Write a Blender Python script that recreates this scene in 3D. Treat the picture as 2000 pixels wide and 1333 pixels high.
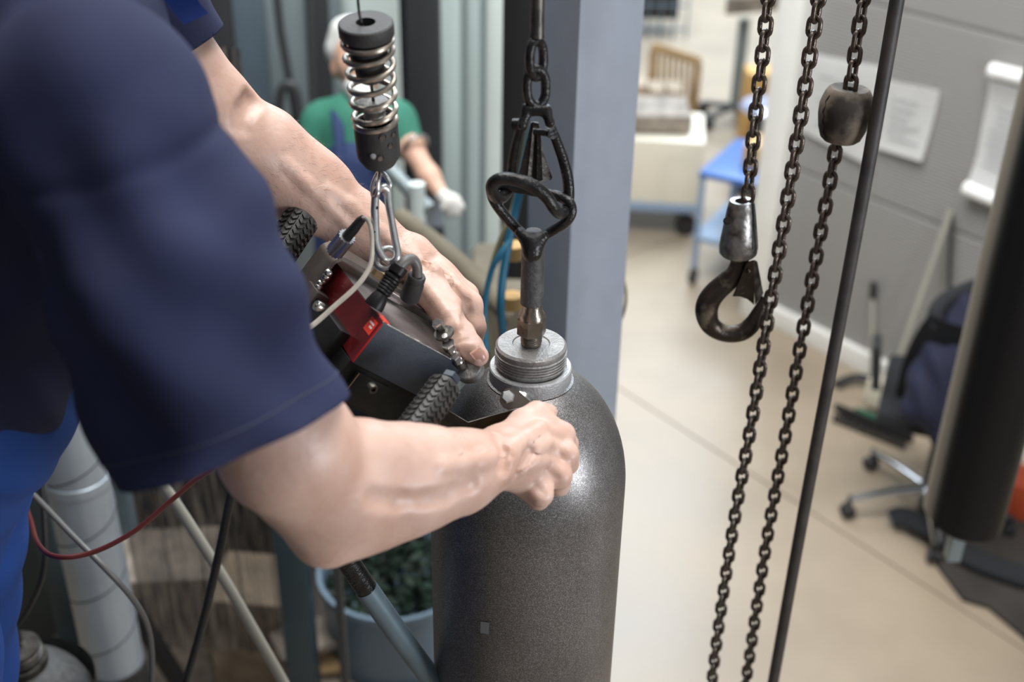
import bpy, bmesh, math, random
import numpy as np
from mathutils import Vector, Matrix
from math import sin, cos, pi, radians, tan, atan
random.seed(7); np.random.seed(7)
for o in list(bpy.data.objects): bpy.data.objects.remove(o)
SC = bpy.context.scene; COL = SC.collection

# ------------------------------------------------------------------ camera
F = 2333.0; TH = radians(29.5); RO = radians(1.0); H = 2.75
cam = bpy.data.objects.new('camera', bpy.data.cameras.new('camera')); COL.objects.link(cam)
M3 = Matrix.Rotation(pi/2-TH, 3, 'X') @ Matrix.Rotation(RO, 3, 'Z')
cam.matrix_world = Matrix.Translation((0, 0, H)) @ M3.to_4x4()
cam.data.sensor_width = 36; cam.data.lens = F*36/2000
cam.data.clip_start = .05; cam.data.clip_end = 200
cam.data.dof.use_dof = True; cam.data.dof.focus_distance = 1.36; cam.data.dof.aperture_fstop = 3.0
SC.camera = cam
# ------------------------------------------------------------------ world, lights, exposure
W = bpy.data.worlds.new('world'); SC.world = W; W.use_nodes = True
nt = W.node_tree; bg = nt.nodes['Background']
bg.inputs[0].default_value = (.90, .94, 1.0, 1); bg.inputs[1].default_value = .31
def area(name, loc, target, size, power, col=(1, 1, 1), sy=None):
    l = bpy.data.lights.new(name, 'AREA'); l.energy = power; l.color = col
    l.shape = 'RECTANGLE'; l.size = size; l.size_y = sy or size
    o = bpy.data.objects.new(name, l); COL.objects.link(o); o.location = loc
    o.rotation_euler = (Vector(target)-Vector(loc)).to_track_quat('-Z', 'Y').to_euler(); return o
area('skylight_lamp', (.3, 2.3, 5.6), (1.9, 4.2, .6), 3.4, 285, (1, .98, .955), 2.4)
area('hall_lamp', (2.2, 9.5, 6.5), (1.5, 8.5, 0), 6.0, 1400, (.74, .87, 1))
area('window_lamp', (2.15, -.30, 2.10), (.07, 1.06, 1.98), .72, 46, (.90, .94, 1), .6)
area('overhead_lamp', (.9, .9, 4.6), (.1, 1.1, 1.9), 1.0, 16, (1, .98, .95), 1.2)
area('panel_fill_lamp', (-.7, 3.3, 4.6), (-.7, 4.8, 2.2), 1.6, 80, (.92, .98, 1))  # unseen fill added to brighten the enclosure panels and glass screen
SC.view_settings.view_transform = 'Standard'; SC.view_settings.look = 'None'
SC.view_settings.gamma = 1; SC.view_settings.use_curve_mapping = False
SC.view_settings.exposure = 0.0

# ------------------------------------------------------------------ placing helpers (pixel of the photo + distance -> world point)
def P(x, y, d): return Vector((0, 0, H)) + M3 @ Vector(((x-1000)*d/F, -(y-666.5)*d/F, -d))
def ray(x, y): return M3 @ Vector(((x-1000)/F, -(y-666.5)/F, -1))
def G(x, y, z=0.0):
    v = ray(x, y); t = (z-H)/v.z; return Vector((0, 0, H)) + v*t
def V(x, y, r):
    v = ray(x, y); t = r/v.y; return Vector((0, 0, H)) + v*t
def onplane(x, y, p, n):
    v = ray(x, y); t = (Vector(p)-Vector((0, 0, H))).dot(n)/v.dot(n); return Vector((0, 0, H)) + v*t
def px(r, d): return r*d/F

# ------------------------------------------------------------------ materials
def mat(name, col, rough=.5, metal=0.0, var=.0, vs=6.0, bump=0.0, bs=60.0, sss=0.0, coat=0.0, col2=None, trans=0.0, spec=None,
        stretch=None, ramp=(.35, .65), alpha=None, rvar=0.0):
    m = bpy.data.materials.new(name); m.use_nodes = True; n = m.node_tree.nodes; l = m.node_tree.links
    b = n['Principled BSDF']; b.inputs['Base Color'].default_value = (*col, 1)
    b.inputs['Roughness'].default_value = rough; b.inputs['Metallic'].default_value = metal
    if spec is not None: b.inputs['Specular IOR Level'].default_value = spec
    if coat: b.inputs['Coat Weight'].default_value = coat; b.inputs['Coat Roughness'].default_value = .15
    if trans: b.inputs['Transmission Weight'].default_value = trans
    if alpha is not None: b.inputs['Alpha'].default_value = alpha
    if sss:
        b.inputs['Subsurface Weight'].default_value = sss; b.inputs['Subsurface Radius'].default_value = (.012, .004, .002)
        b.inputs['Subsurface Scale'].default_value = 1.0
    tc = n.new('ShaderNodeTexCoord'); mp = n.new('ShaderNodeMapping'); l.new(tc.outputs['Object'], mp.inputs[0])
    if stretch: mp.inputs['Scale'].default_value = stretch
    if var or col2:
        nz = n.new('ShaderNodeTexNoise'); nz.inputs['Scale'].default_value = vs; nz.inputs['Detail'].default_value = 6
        l.new(mp.outputs[0], nz.inputs[0]); cr = n.new('ShaderNodeValToRGB'); l.new(nz.outputs[0], cr.inputs[0])
        c2 = col2 if col2 else tuple(min(1, c*(1+var)) for c in col)
        c1 = col if col2 else tuple(c*(1-var) for c in col)
        cr.color_ramp.elements[0].position = ramp[0]; cr.color_ramp.elements[1].position = ramp[1]
        cr.color_ramp.elements[0].color = (*c1, 1); cr.color_ramp.elements[1].color = (*c2, 1)
        l.new(cr.outputs[0], b.inputs['Base Color'])
        if rvar:
            mr = n.new('ShaderNodeMapRange'); l.new(nz.outputs[0], mr.inputs[0])
            mr.inputs[1].default_value = .3; mr.inputs[2].default_value = .7
            mr.inputs[3].default_value = max(.02, rough-rvar); mr.inputs[4].default_value = rough+rvar; l.new(mr.outputs[0], b.inputs['Roughness'])
    if bump:
        nb = n.new('ShaderNodeTexNoise'); nb.inputs['Scale'].default_value = bs; nb.inputs['Detail'].default_value = 4
        l.new(mp.outputs[0], nb.inputs[0]); bp = n.new('ShaderNodeBump'); bp.inputs['Strength'].default_value = bump
        bp.inputs['Distance'].default_value = .002; l.new(nb.outputs[0], bp.inputs['Height']); l.new(bp.outputs[0], b.inputs['Normal'])
    return m
MT = {}
def defm(k, *a, **kw): MT[k] = mat(k, *a, **kw); return MT[k]
defm('concrete', (.345, .278, .203), .36, var=.14, vs=1.3, bump=.05, bs=40, rvar=.07)
defm('wall_grey', (.28, .272, .262), .55)
defm('white_paint', (.84, .83, .79), .5, var=.03)
defm('paper', (.92, .92, .91), .6)
defm('print', (.50, .50, .51), .7)
defm('column_paint', (.31, .345, .405), .42, var=.03, vs=20, bump=.08, bs=300)
defm('black_steel', (.020, .019, .019), .27, metal=.5, var=.35, vs=90, bump=.5, bs=330)
defm('worn_steel', (.085, .078, .070), .42, metal=.8, var=.35, vs=60, bump=.3, bs=220)
defm('bright_steel', (.55, .54, .51), .26, metal=1, var=.15, vs=80, bump=.1, bs=200)
defm('zinc', (.60, .60, .59), .36, metal=.95, var=.1, vs=100, bump=.1, bs=300)
defm('cast_alu', (.26, .25, .24), .40, metal=.9, col2=(.07, .06, .05), vs=50, bump=.5, bs=110, ramp=(.46, .66), rvar=.12)
defm('hook_steel', (.045, .034, .027), .36, metal=.75, col2=(.20, .165, .125), vs=38, bump=.35, bs=160, ramp=(.55, .68), rvar=.1)
defm('chain_steel', (.095, .074, .060), .30, metal=.7, var=.3, vs=120, bump=.2, bs=300)
defm('rubber', (.022, .022, .022), .62, var=.3, vs=40, bump=.2, bs=200)
defm('grip_rubber', (.018, .017, .016), .5, var=.25, vs=60, col2=(.035, .033, .03), bump=.2, bs=300)
defm('dusty_rubber', (.030, .024, .019), .72, col2=(.15, .12, .09), vs=26, bump=.35, bs=80, ramp=(.42, .60), spec=.3)
defm('buffer_black', (.028, .027, .026), .6, var=.3, vs=35, bump=.25, bs=250)
defm('spring_steel', (.42, .37, .31), .3, metal=.95, var=.12, vs=50)
defm('stem_grey', (.075, .075, .075), .6, metal=.3, var=.25, vs=80, bump=.6, bs=280)
defm('neck_metal', (.44, .44, .44), .48, metal=.5, var=.12, vs=90, bump=.4, bs=420)
defm('plug_metal', (.30, .29, .28), .45, metal=.55, var=.2, vs=60, bump=.4, bs=300)
defm('nut_metal', (.20, .175, .145), .3, metal=.85, var=.2, vs=60, bump=.3, bs=150)
defm('skin', (.50, .31, .24), .44, col2=(.61, .42, .345), vs=22, bump=.3, bs=150, sss=.2, ramp=(.32, .68))
defm('skin_far', (.60, .36, .26), .5, var=.08, vs=10, sss=.1)
defm('nail', (.68, .42, .34), .22, sss=.1)
defm('navy', (.017, .021, .056), .86, var=.12, vs=9, bump=.25, bs=900, spec=.25)
defm('navy_stitch', (.035, .04, .075), .8); defm('overall_blue', (.010, .048, .21), .75, var=.15, vs=8, bump=.25, bs=700, spec=.3)
defm('overall_dark', (.008, .022, .085), .8)
defm('green_cloth', (.03, .17, .115), .8, var=.1)
defm('white_hair', (.62, .62, .60), .7, var=.1, vs=60)
defm('glove_white', (.62, .60, .56), .7)
defm('red_panel', (.14, .013, .016), .3, metal=.3, var=.25, vs=25, rvar=.08)
defm('red_edge', (.45, .02, .025), .25, metal=.4)
defm('blue_grey_panel', (.030, .039, .055), .42, metal=.15, var=.08, vs=120, bump=.1, bs=500)
defm('top_metal', (.19, .165, .16), .34, metal=.85, col2=(.30, .28, .27), vs=14, stretch=(1, 1, 1), rvar=.1)
defm('taupe_metal', (.15, .13, .115), .38, metal=.7, var=.2, vs=20, rvar=.1)
defm('device_black', (.010, .010, .010), .45, var=.3, vs=30, spec=.3)
defm('rust_plate', (.045, .026, .014), .42, metal=.6, col2=(.11, .065, .03), vs=45, bump=.2, bs=150)
defm('sticker_red', (.75, .05, .03), .4); defm('sticker_white', (.85, .75, .72), .4)
defm('brass', (.45, .36, .2), .35, metal=.9)
defm('cable_beige', (.34, .31, .26), .5, var=.1, vs=60)
defm('rod_dark', (.038, .033, .030), .55, var=.3, vs=25, bump=.2, bs=120); defm('cable_grey', (.10, .095, .09), .45); defm('cable_black', (.018, .018, .018), .5, var=.4, vs=300)
defm('hose_red', (.085, .012, .010), .4); defm('hose_blue', (.01, .11, .19), .4); defm('hose_yellow', (.16, .15, .085), .5)
defm('duct', (.42, .48, .54), .38, metal=.3, var=.10, vs=6); defm('teal_dark', (.022, .042, .052), .5, var=.2, vs=4)
defm('rail_steel', (.14, .19, .22), .38, metal=.3, var=.15, vs=12, bump=.1)
defm('tube_beige', (.36, .35, .30), .45, var=.06)
defm('timber', (.42, .28, .14), .7, var=.25, vs=9, stretch=(1, 1, 6)); defm('timber_pale', (.36, .28, .20), .7, var=.2, vs=12)
defm('timber_grey', (.25, .21, .17), .75, var=.35, vs=12)
defm('cream', (.72, .66, .54), .55); defm('cream_bright', (.70, .65, .52), .5)
defm('cart_blue', (.04, .12, .36), .35); defm('cart_leg', (.22, .30, .42), .4)
defm('dark_plastic', (.02, .02, .022), .5); defm('chair_fabric', (.012, .013, .016), .9)
defm('jacket_navy', (.008, .010, .032), .85, var=.2, vs=5)
defm('chrome', (.6, .6, .6), .15, metal=1); defm('green_brush', (.02, .16, .10), .7)
defm('black_gloss', (.007, .0065, .007), .42, spec=.22); defm('beige_shell', (.26, .225, .18), .5); defm('orange', (.45, .07, .025), .5)
defm('floor_dark', (.035, .030, .026), .8, var=.3, vs=5)
defm('cabinet_blue', (.115, .155, .19), .4, metal=.2, var=.1, vs=2); defm('cabinet_grey', (.20, .24, .25), .4, metal=.1, var=.1, vs=2)
defm('dark_frame', (.035, .036, .038), .5); defm('very_dark', (.006, .006, .007), .6)
defm('pale_panel', (.66, .74, .71), .35, var=.06, vs=3); defm('glass_panel', (.42, .50, .48), .25, var=.22, vs=2.2, stretch=(4, 4, .25))
defm('olive_canvas', (.13, .11, .075), .8, var=.2, vs=8); defm('bin_blue', (.13, .19, .25), .45); defm('green_leaf', (.008, .022, .012), .7, var=.5, vs=20)
defm('strip_clear', (.05, .048, .05), .35, col2=(.30, .26, .22), vs=5, stretch=(22, 22, 1.6), alpha=.72, ramp=(.42, .62))
defm('lamp_disc', (.5, .55, .75), .2, metal=.5); defm('yellow_box', (.55, .32, .10), .6); defm('sticker_grey', (.22, .22, .22), .5)
defm('arm_hair', (.06, .035, .02), .5)
# painted gas cylinder: dark metallic paint with flake
def flake(name, base, flakecol):
    m = mat(name, base, .40, metal=.8); n = m.node_tree.nodes; l = m.node_tree.links; b = n['Principled BSDF']
    tc = n.new('ShaderNodeTexCoord'); v = n.new('ShaderNodeTexVoronoi'); v.inputs['Scale'].default_value = 1500
    l.new(tc.outputs['Object'], v.inputs[0]); sp = n.new('ShaderNodeSeparateColor'); l.new(v.outputs['Color'], sp.inputs[0])
    cr = n.new('ShaderNodeValToRGB'); cr.color_ramp.elements[0].position = .55; cr.color_ramp.elements[1].position = 1
    cr.color_ramp.elements[0].color = (*base, 1); cr.color_ramp.elements[1].color = (*flakecol, 1)
    l.new(sp.outputs[0], cr.inputs[0])
    nz = n.new('ShaderNodeTexNoise'); nz.inputs['Scale'].default_value = 9; nz.inputs['Detail'].default_value = 5; l.new(tc.outputs['Object'], nz.inputs[0])
    mx = n.new('ShaderNodeMix'); mx.data_type = 'RGBA'; mx.blend_type = 'MULTIPLY'; mx.inputs[0].default_value = .5
    l.new(cr.outputs[0], mx.inputs[6]); c2 = n.new('ShaderNodeValToRGB'); c2.color_ramp.elements[0].position = .3; c2.color_ramp.elements[1].position = .6
    c2.color_ramp.elements[0].color = (.6, .6, .6, 1); l.new(nz.outputs[0], c2.inputs[0]); l.new(c2.outputs[0], mx.inputs[7])
    l.new(mx.outputs[2], b.inputs['Base Color'])
    bp = n.new('ShaderNodeBump'); bp.inputs['Strength'].default_value = .35; bp.inputs['Distance'].default_value = .001
    l.new(sp.outputs[1], bp.inputs['Height']); l.new(bp.outputs[0], b.inputs['Normal'])
    return m
MT['cyl_paint'] = flake('cyl_paint', (.150, .142, .138), (.42, .41, .41))
# sectional wall with fine horizontal ribs
def ribbed():
    m = MT['wall_grey']; n = m.node_tree.nodes; l = m.node_tree.links; b = n['Principled BSDF']
    tc = n.new('ShaderNodeTexCoord'); wv = n.new('ShaderNodeTexWave'); wv.bands_direction = 'Z'; wv.inputs['Scale'].default_value = 22
    l.new(tc.outputs['Object'], wv.inputs[0]); bp = n.new('ShaderNodeBump'); bp.inputs['Strength'].default_value = .5; bp.inputs['Distance'].default_value = .004
    l.new(wv.outputs[0], bp.inputs['Height']); l.new(bp.outputs[0], b.inputs['Normal'])
ribbed()

# ------------------------------------------------------------------ object helpers
ORG = {}
def empty(name, loc, label, cat, group=None, kind=None):
    o = bpy.data.objects.new(name, None); COL.objects.link(o); o.location = loc; o.empty_display_size = .05
    o['label'] = label; o['category'] = cat
    if group: o['group'] = group
    if kind: o['kind'] = kind
    ORG[o.name] = Vector(loc); return o
def root_of(o):
    while o.parent: o = o.parent
    return o
def finish(name, me, m, parent=None, label=None, cat=None, group=None, kind=None, smooth=35, loc=None):
    me.materials.append(MT[m] if isinstance(m, str) else m)
    if smooth:
        me.polygons.foreach_set('use_smooth', [True]*len(me.polygons))
        if smooth < 180: me.set_sharp_from_angle(angle=radians(smooth))
    o = bpy.data.objects.new(name, me); COL.objects.link(o)
    if parent is not None:
        me.transform(Matrix.Translation(-ORG[root_of(parent).name])); o.parent = parent
    else:
        if loc is None:
            n = len(me.vertices); c = np.empty(n*3); me.vertices.foreach_get('co', c); c = c.reshape(-1, 3)
            loc = Vector(((c[:, 0].min()+c[:, 0].max())/2, (c[:, 1].min()+c[:, 1].max())/2, c[:, 2].min()))
        me.transform(Matrix.Translation(-Vector(loc))); o.location = loc; ORG[o.name] = Vector(loc)
    if label: o['label'] = label
    if cat: o['category'] = cat
    if group: o['group'] = group
    if kind: o['kind'] = kind
    return o
def obj(name, bm, m, parent=None, **kw):
    me = bpy.data.meshes.new(name); bmesh.ops.recalc_face_normals(bm, faces=bm.faces); bm.to_mesh(me); bm.free()
    return finish(name, me, m, parent, **kw)
def BM(): return bmesh.new()
def frame(z, up=Vector((0, 0, 1))):
    z = z.normalized(); x = up.cross(z)
    if x.length < 1e-3: x = Vector((1, 0, 0)).cross(z)
    x.normalize(); return x, z.cross(x), z
def tube(bm, pts, r, n=12, closed=False, caps=True, flat=1.0, flatdir=None):
    pts = [Vector(p) for p in pts]; N = len(pts)
    rs = r if isinstance(r, (list, tuple)) else [r]*N
    def tan_(i):
        if closed: return (pts[(i+1) % N]-pts[i-1]).normalized()
        return (pts[min(i+1, N-1)]-pts[max(i-1, 0)]).normalized()
    t = tan_(0); x, y, _ = frame(t) if flatdir is None else (None, None, None)
    rings = []
    for i in range(N):
        t = tan_(i)
        if flatdir is not None:
            y = Vector(flatdir) - t*Vector(flatdir).dot(t); y.normalize(); x = y.cross(t)
        else:
            x = x - t*x.dot(t); x.normalize(); y = t.cross(x)
        rings.append([bm.verts.new(pts[i] + x*cos(2*pi*k/n)*rs[i] + y*sin(2*pi*k/n)*rs[i]*flat) for k in range(n)])
    for i in range(N if closed else N-1):
        a, b = rings[i], rings[(i+1) % N]; off = 0
        if closed and i == N-1:
            off = min(range(n), key=lambda s: (a[0].co-b[s].co).length)
        for k in range(n): bm.faces.new((a[k], a[(k+1) % n], b[(k+1+off) % n], b[(k+off) % n]))
    if caps and not closed: bm.faces.new(rings[0][::-1]); bm.faces.new(rings[-1])
    return bm
def spl(pts, n=6, closed=False):
    pts = [Vector(p) for p in pts]; N = len(pts); out = []
    g = (lambda i: pts[i % N]) if closed else (lambda i: pts[max(0, min(N-1, i))])
    for i in range(N if closed else N-1):
        a, b, c, d = g(i-1), g(i), g(i+1), g(i+2)
        for k in range(n):
            t = k/n; out.append(.5*((2*b)+(c-a)*t+(2*a-5*b+4*c-d)*t*t+(3*b-a-3*c+d)*t**3))
    if not closed: out.append(pts[-1])
    return out
def spl1(v, n=6):
    return [w.x for w in spl([Vector((a, 0, 0)) for a in v], n)]
def lathe(bm, prof, o, ax, n=32, closed_ends=True, up=Vector((0, 0, 1)), phase=0):
    x, y, z = frame(Vector(ax), up if abs(Vector(ax).normalized().dot(up)) < .98 else Vector((0, 1, 0))); o = Vector(o); rings = []
    for (r, h) in prof:
        if r < 1e-6: rings.append([bm.verts.new(o+z*h)])
        else: rings.append([bm.verts.new(o+z*h+(x*cos(2*pi*k/n+phase)+y*sin(2*pi*k/n+phase))*r) for k in range(n)])
    for a, b in zip(rings, rings[1:]):
        for k in range(n):
            if len(a) == 1 and len(b) == 1: continue
            if len(a) == 1: bm.faces.new((a[0], b[(k+1) % n], b[k]))
            elif len(b) == 1: bm.faces.new((a[k], a[(k+1) % n], b[0]))
            else: bm.faces.new((a[k], a[(k+1) % n], b[(k+1) % n], b[k]))
    if closed_ends:
        if len(rings[0]) > 1: bm.faces.new(rings[0][::-1])
        if len(rings[-1]) > 1: bm.faces.new(rings[-1])
    return bm
def box(bm, c, ax, ay, az, sx, sy, sz, bev=0):
    c = Vector(c); v = {}
    for i in (-1, 1):
        for j in (-1, 1):
            for k in (-1, 1): v[i, j, k] = bm.verts.new(c+ax*(i*sx/2)+ay*(j*sy/2)+az*(k*sz/2))
    fs = [bm.faces.new([v[q] for q in f]) for f in (((-1,-1,-1),(-1,1,-1),(1,1,-1),(1,-1,-1)), ((-1,-1,1),(1,-1,1),(1,1,1),(-1,1,1)),
        ((-1,-1,-1),(1,-1,-1),(1,-1,1),(-1,-1,1)), ((-1,1,-1),(-1,1,1),(1,1,1),(1,1,-1)), ((-1,-1,-1),(-1,-1,1),(-1,1,1),(-1,1,-1)), ((1,-1,-1),(1,1,-1),(1,1,1),(1,-1,1)))]
    if bev:
        es = list({e for f in fs for e in f.edges}); bmesh.ops.bevel(bm, geom=es, offset=bev, segments=2, affect='EDGES', profile=.6)
    return bm
X, Y, Z = Vector((1, 0, 0)), Vector((0, 1, 0)), Vector((0, 0, 1))
def abox(bm, x0, x1, y0, y1, z0, z1, bev=0):
    return box(bm, ((x0+x1)/2, (y0+y1)/2, (z0+z1)/2), X, Y, Z, x1-x0, y1-y0, z1-z0, bev)
def prism(bm, pts, ext, bev=0):
    pts = [Vector(p) for p in pts]; ext = Vector(ext)
    a = [bm.verts.new(p) for p in pts]; b = [bm.verts.new(p+ext) for p in pts]; N = len(pts)
    fs = [bm.faces.new(a), bm.faces.new(b[::-1])]+[bm.faces.new((a[i], b[i], b[(i+1) % N], a[(i+1) % N])) for i in range(N)]
    if bev: bmesh.ops.bevel(bm, geom=list({e for f in fs for e in f.edges}), offset=bev, segments=2, affect='EDGES')
    return bm
def sphere(bm, c, r, u=20, v=12, sc=(1, 1, 1)):
    bmesh.ops.create_uvsphere(bm, u_segments=u, v_segments=v, radius=r, matrix=Matrix.Translation(c) @ Matrix.Diagonal((*sc, 1))); return bm
# smooth blended bodies: round cones -> voxel union -> projected on the blended surface
def chain_prims(lst): # (x,y,d,r_px)
    q = [(P(a, b, d), px(r, d)) for a, b, d, r in lst]
    return [(q[i][0], q[i][1], q[i+1][0], q[i+1][1]) for i in range(len(q)-1)]
def sdf_eval(pts, prims, k):
    f = None
    for (a, ra, b, rb, *kk) in prims:
        a = np.array(a); b = np.array(b); ab = b-a; L = max(ab@ab, 1e-12)
        t = np.clip((pts-a)@ab/L, 0, 1); d = np.linalg.norm(pts-a-t[:, None]*ab, axis=1)-(ra+(rb-ra)*t)
        if f is None: f = d
        else:
            kq = kk[0] if kk else k; h = np.maximum(kq-np.abs(f-d), 0)/kq; f = np.minimum(f, d)-h*h*kq*.25
    return f
SUB = []
def sdf_all(pts, prims, k):
    f = sdf_eval(pts, prims, k)
    for (a, ra, b, rb) in SUB:
        a = np.array(a); b = np.array(b); ab = b-a; t = np.clip((pts-a)@ab/max(ab@ab, 1e-12), 0, 1); d = np.linalg.norm(pts-a-t[:, None]*ab, axis=1)-(ra+(rb-ra)*t)
        kk = .006; h = np.maximum(kk-np.abs(f+d), 0)/kk; f = np.maximum(f, -d)+h*h*kk*.25
    return f
def blob(prims, k, voxel, its=4, disp=None):
    bm = BM()
    for (a, ra, b, rb, *_) in prims:
        a = Vector(a); b = Vector(b); ax = b-a; L = max(ax.length, 1e-5)
        if ax.length < 1e-5: ax = Vector((0, 0, 1))
        prof = [(max(ra*sin(pi/2*i/5), 0), -ra*cos(pi/2*i/5)) for i in range(6)]+[(rb*cos(pi/2*i/5), L+rb*sin(pi/2*i/5)) for i in range(6)]
        prof[-1] = (0, L+rb); prof[0] = (0, -ra); lathe(bm, prof, a, ax, 16)
    me = bpy.data.meshes.new('tmp'); bm.to_mesh(me); bm.free()
    o = bpy.data.objects.new('tmp', me); COL.objects.link(o); r = o.modifiers.new('r', 'REMESH'); r.mode = 'VOXEL'; r.voxel_size = voxel
    sm = o.modifiers.new('s', 'SMOOTH'); sm.factor = .5; sm.iterations = 4
    dg = bpy.context.evaluated_depsgraph_get(); m2 = bpy.data.meshes.new_from_object(o.evaluated_get(dg))
    bpy.data.objects.remove(o); bpy.data.meshes.remove(me)
    n = len(m2.vertices); c = np.empty(n*3); m2.vertices.foreach_get('co', c); c = c.reshape(-1, 3)
    e = 2e-4
    for it in range(its):
        f = sdf_all(c, prims, k); g = np.stack([(sdf_all(c+np.eye(3)[j]*e, prims, k)-sdf_all(c-np.eye(3)[j]*e, prims, k))/(2*e) for j in range(3)], 1)
        gl = np.linalg.norm(g, axis=1)+1e-9; step = np.clip(f, -.012, .012)
        c = c-g/gl[:, None]*step[:, None]*.9
    if disp is not None: c = c+(g/gl[:, None])*disp(c)[:, None]
    m2.vertices.foreach_set('co', c.reshape(-1)); m2.update()
    return m2
def bisect_remove(me, p, n, centre, rad):
    bm = BM(); bm.from_mesh(me); c = Vector(centre)
    gm = [f for f in bm.faces if (f.calc_center_median()-c).length < rad]
    es = {e for f in gm for e in f.edges}; vs = {v for f in gm for v in f.verts}
    bmesh.ops.bisect_plane(bm, geom=gm+list(es)+list(vs), plane_co=p, plane_no=n, clear_outer=False)
    kill = [f for f in bm.faces if (f.calc_center_median()-c).length < rad and (f.calc_center_median()-Vector(p)).dot(n) > 1e-5]
    bmesh.ops.delete(bm, geom=kill, context='FACES'); bm.to_mesh(me); bm.free()
def text_bars(bm, o, ux, uy, n, rows): pass

# ================================================================== SETTING
WD = (G(1900, 830)-G(1508, 627)).normalized(); WN = Vector((-WD.y, WD.x, 0))   # along the wall towards the camera / pointing into wall?
if WN.x < 0: WN = -WN                                                          # WN points behind the wall (to the right)
W0 = G(1508, 627)
fl = BM(); box(fl, Vector((0, 8, -.16)), WD, WN, Z, 40, 40, .3)
floor = obj('floor', fl, 'concrete', kind='structure', loc=(0, 0, 0))
J0 = G(1180, 740)                              # a joint runs through here, parallel to the wall
sl_me = {}
for i in range(-4, 4):
    for j in range(-4, 3):
        b = BM(); c = J0+WN*(i*2.6+1.3)+WD*(j*4.2+1.2); box(b, Vector((c.x, c.y, -.01)), WD, WN, Z, 4.2-.008, 2.6-.008, .02)
        obj('concrete_slab', b, 'concrete', floor)
def wallpt(x, y): return onplane(x, y, W0, WN)
b = BM(); wc = W0+WD*2.5+WN*.06; box(b, Vector((wc.x, wc.y, 2.0)), WD, WN, Z, 5.0, .08, 4.0)
wall = obj('wall_right', b, 'wall_grey', kind='structure')
zs = sorted([wallpt(1711, 389).z, wallpt(1880, 50).z]); hp = zs[1]-zs[0]
edges = [0.09, zs[0]-hp if zs[0]-hp > .1 else .09]+zs+[zs[1]+hp, zs[1]+2*hp]
edges = sorted(set(edges))
for z0, z1 in zip(edges, edges[1:]):
    b = BM(); c = W0+WD*2.5+WN*.01; box(b, Vector((c.x, c.y, (z0+z1)/2)), WD, WN, Z, 5.0, .04, z1-z0-.003, .012)
    obj('wall_panel', b, 'wall_grey', wall, smooth=0)
b = BM(); c = W0+WD*2.5-WN*.02; box(b, Vector((c.x, c.y, .05)), WD, WN, Z, 5.0, .05, .10, .006); obj('baseboard_right', b, 'white_paint', kind='structure')
b = BM(); c = W0-WD*.07; box(b, Vector((c.x, c.y, 2.0)), WD, WN, Z, .14, .16, 4.0, .01); obj('trim_1', b, 'white_paint', kind='structure')
b = BM(); box(b, Vector((2, 15.5, 2.2)), X, Y, Z, 16, .2, 4.4); obj('wall_back', b, 'white_paint', kind='structure')
b = BM(); abox(b, -2.9, -2.75, -2.5, 7, 0, 5); obj('wall_left_shade', b, 'dark_frame', kind='structure')  # unseen dark wall added to block ambient light from the left

# ================================================================== papers on the wall
def paper(pix, label, name, curl=0.0, lines=6, group=None):
    q = [wallpt(*p) for p in pix]            # tl, tr, br, bl
    e = empty(name, (q[3]+q[2])/2, label, 'poster' if name == 'poster' else 'paper', group)
    b = BM(); n = 8; rows = []
    for i in range(n+1):
        v = i/n; row = []
        for j in range(3):
            u = j/2; p = (q[0]*(1-u)+q[1]*u)*(1-v)+(q[3]*(1-u)+q[2]*u)*v; off = .030+curl*(max(0, abs(v-.5)-.32))*2.2+.004*sin(u*3+v*5)
            row.append(b.verts.new(p-WN*off))
        rows.append(row)
    for i in range(n):
        for j in range(2): b.faces.new((rows[i][j], rows[i][j+1], rows[i+1][j+1], rows[i+1][j]))
    bmesh.ops.solidify(b, geom=b.faces[:], thickness=.0012); obj('sheet', b, 'paper', e)
    for i in range(lines):
        v = .25+.55*i/max(1, lines-1); u0 = .15+.1*random.random(); u1 = .5+.35*random.random()
        p0 = (q[0]*(1-u0)+q[1]*u0)*(1-v)+(q[3]*(1-u0)+q[2]*u0)*v-WN*.036; p1 = (q[0]*(1-u1)+q[1]*u1)*(1-v)+(q[3]*(1-u1)+q[2]*u1)*v-WN*.036
        b = BM(); box(b, (p0+p1)/2, (p1-p0).normalized(), WN, Z, (p1-p0).length, .001, .006); obj('print_line', b, 'print', e)
    return e
paper([(1590, 100), (1742, 130), (1712, 325), (1566, 250)], 'large pale sheet on the grey wall behind the barrel-shaped buffer', 'poster', 0, 3)
paper([(1742, 152), (1846, 172), (1812, 312), (1722, 286)], 'white printed sheet taped on the grey wall just right of the black rod', 'wall_paper', .02, 6)
e = paper([(1948, 150), (2045, 176), (2010, 400), (1905, 350)], 'long white paper with rolled ends hanging at the right edge of the wall', 'rolled_paper', .06, 9)
for a, c_ in (((1950, 133), (2050, 158)), ((1900, 362), (2000, 402))):
    b = BM(); p0, p1 = wallpt(*a)-WN*.045, wallpt(*c_)-WN*.045; tube(b, [p0, p1], .030, 20); obj('rolled_end', b, 'paper', e)

# ================================================================== column
n0 = V(1121, 300, 1.82); dr = Vector((.79, .612, 0)); dl = Vector((-.612, .79, 0))
b = BM(); c = n0+dr*.068+dl*.06; box(b, Vector((c.x, c.y, 1.75)), dr, dl, Z, .136, .12, 3.5, .008)
obj('steel_column', b, 'column_paint', label='tall blue-grey steel column standing behind the gas cylinder', cat='column')

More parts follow.
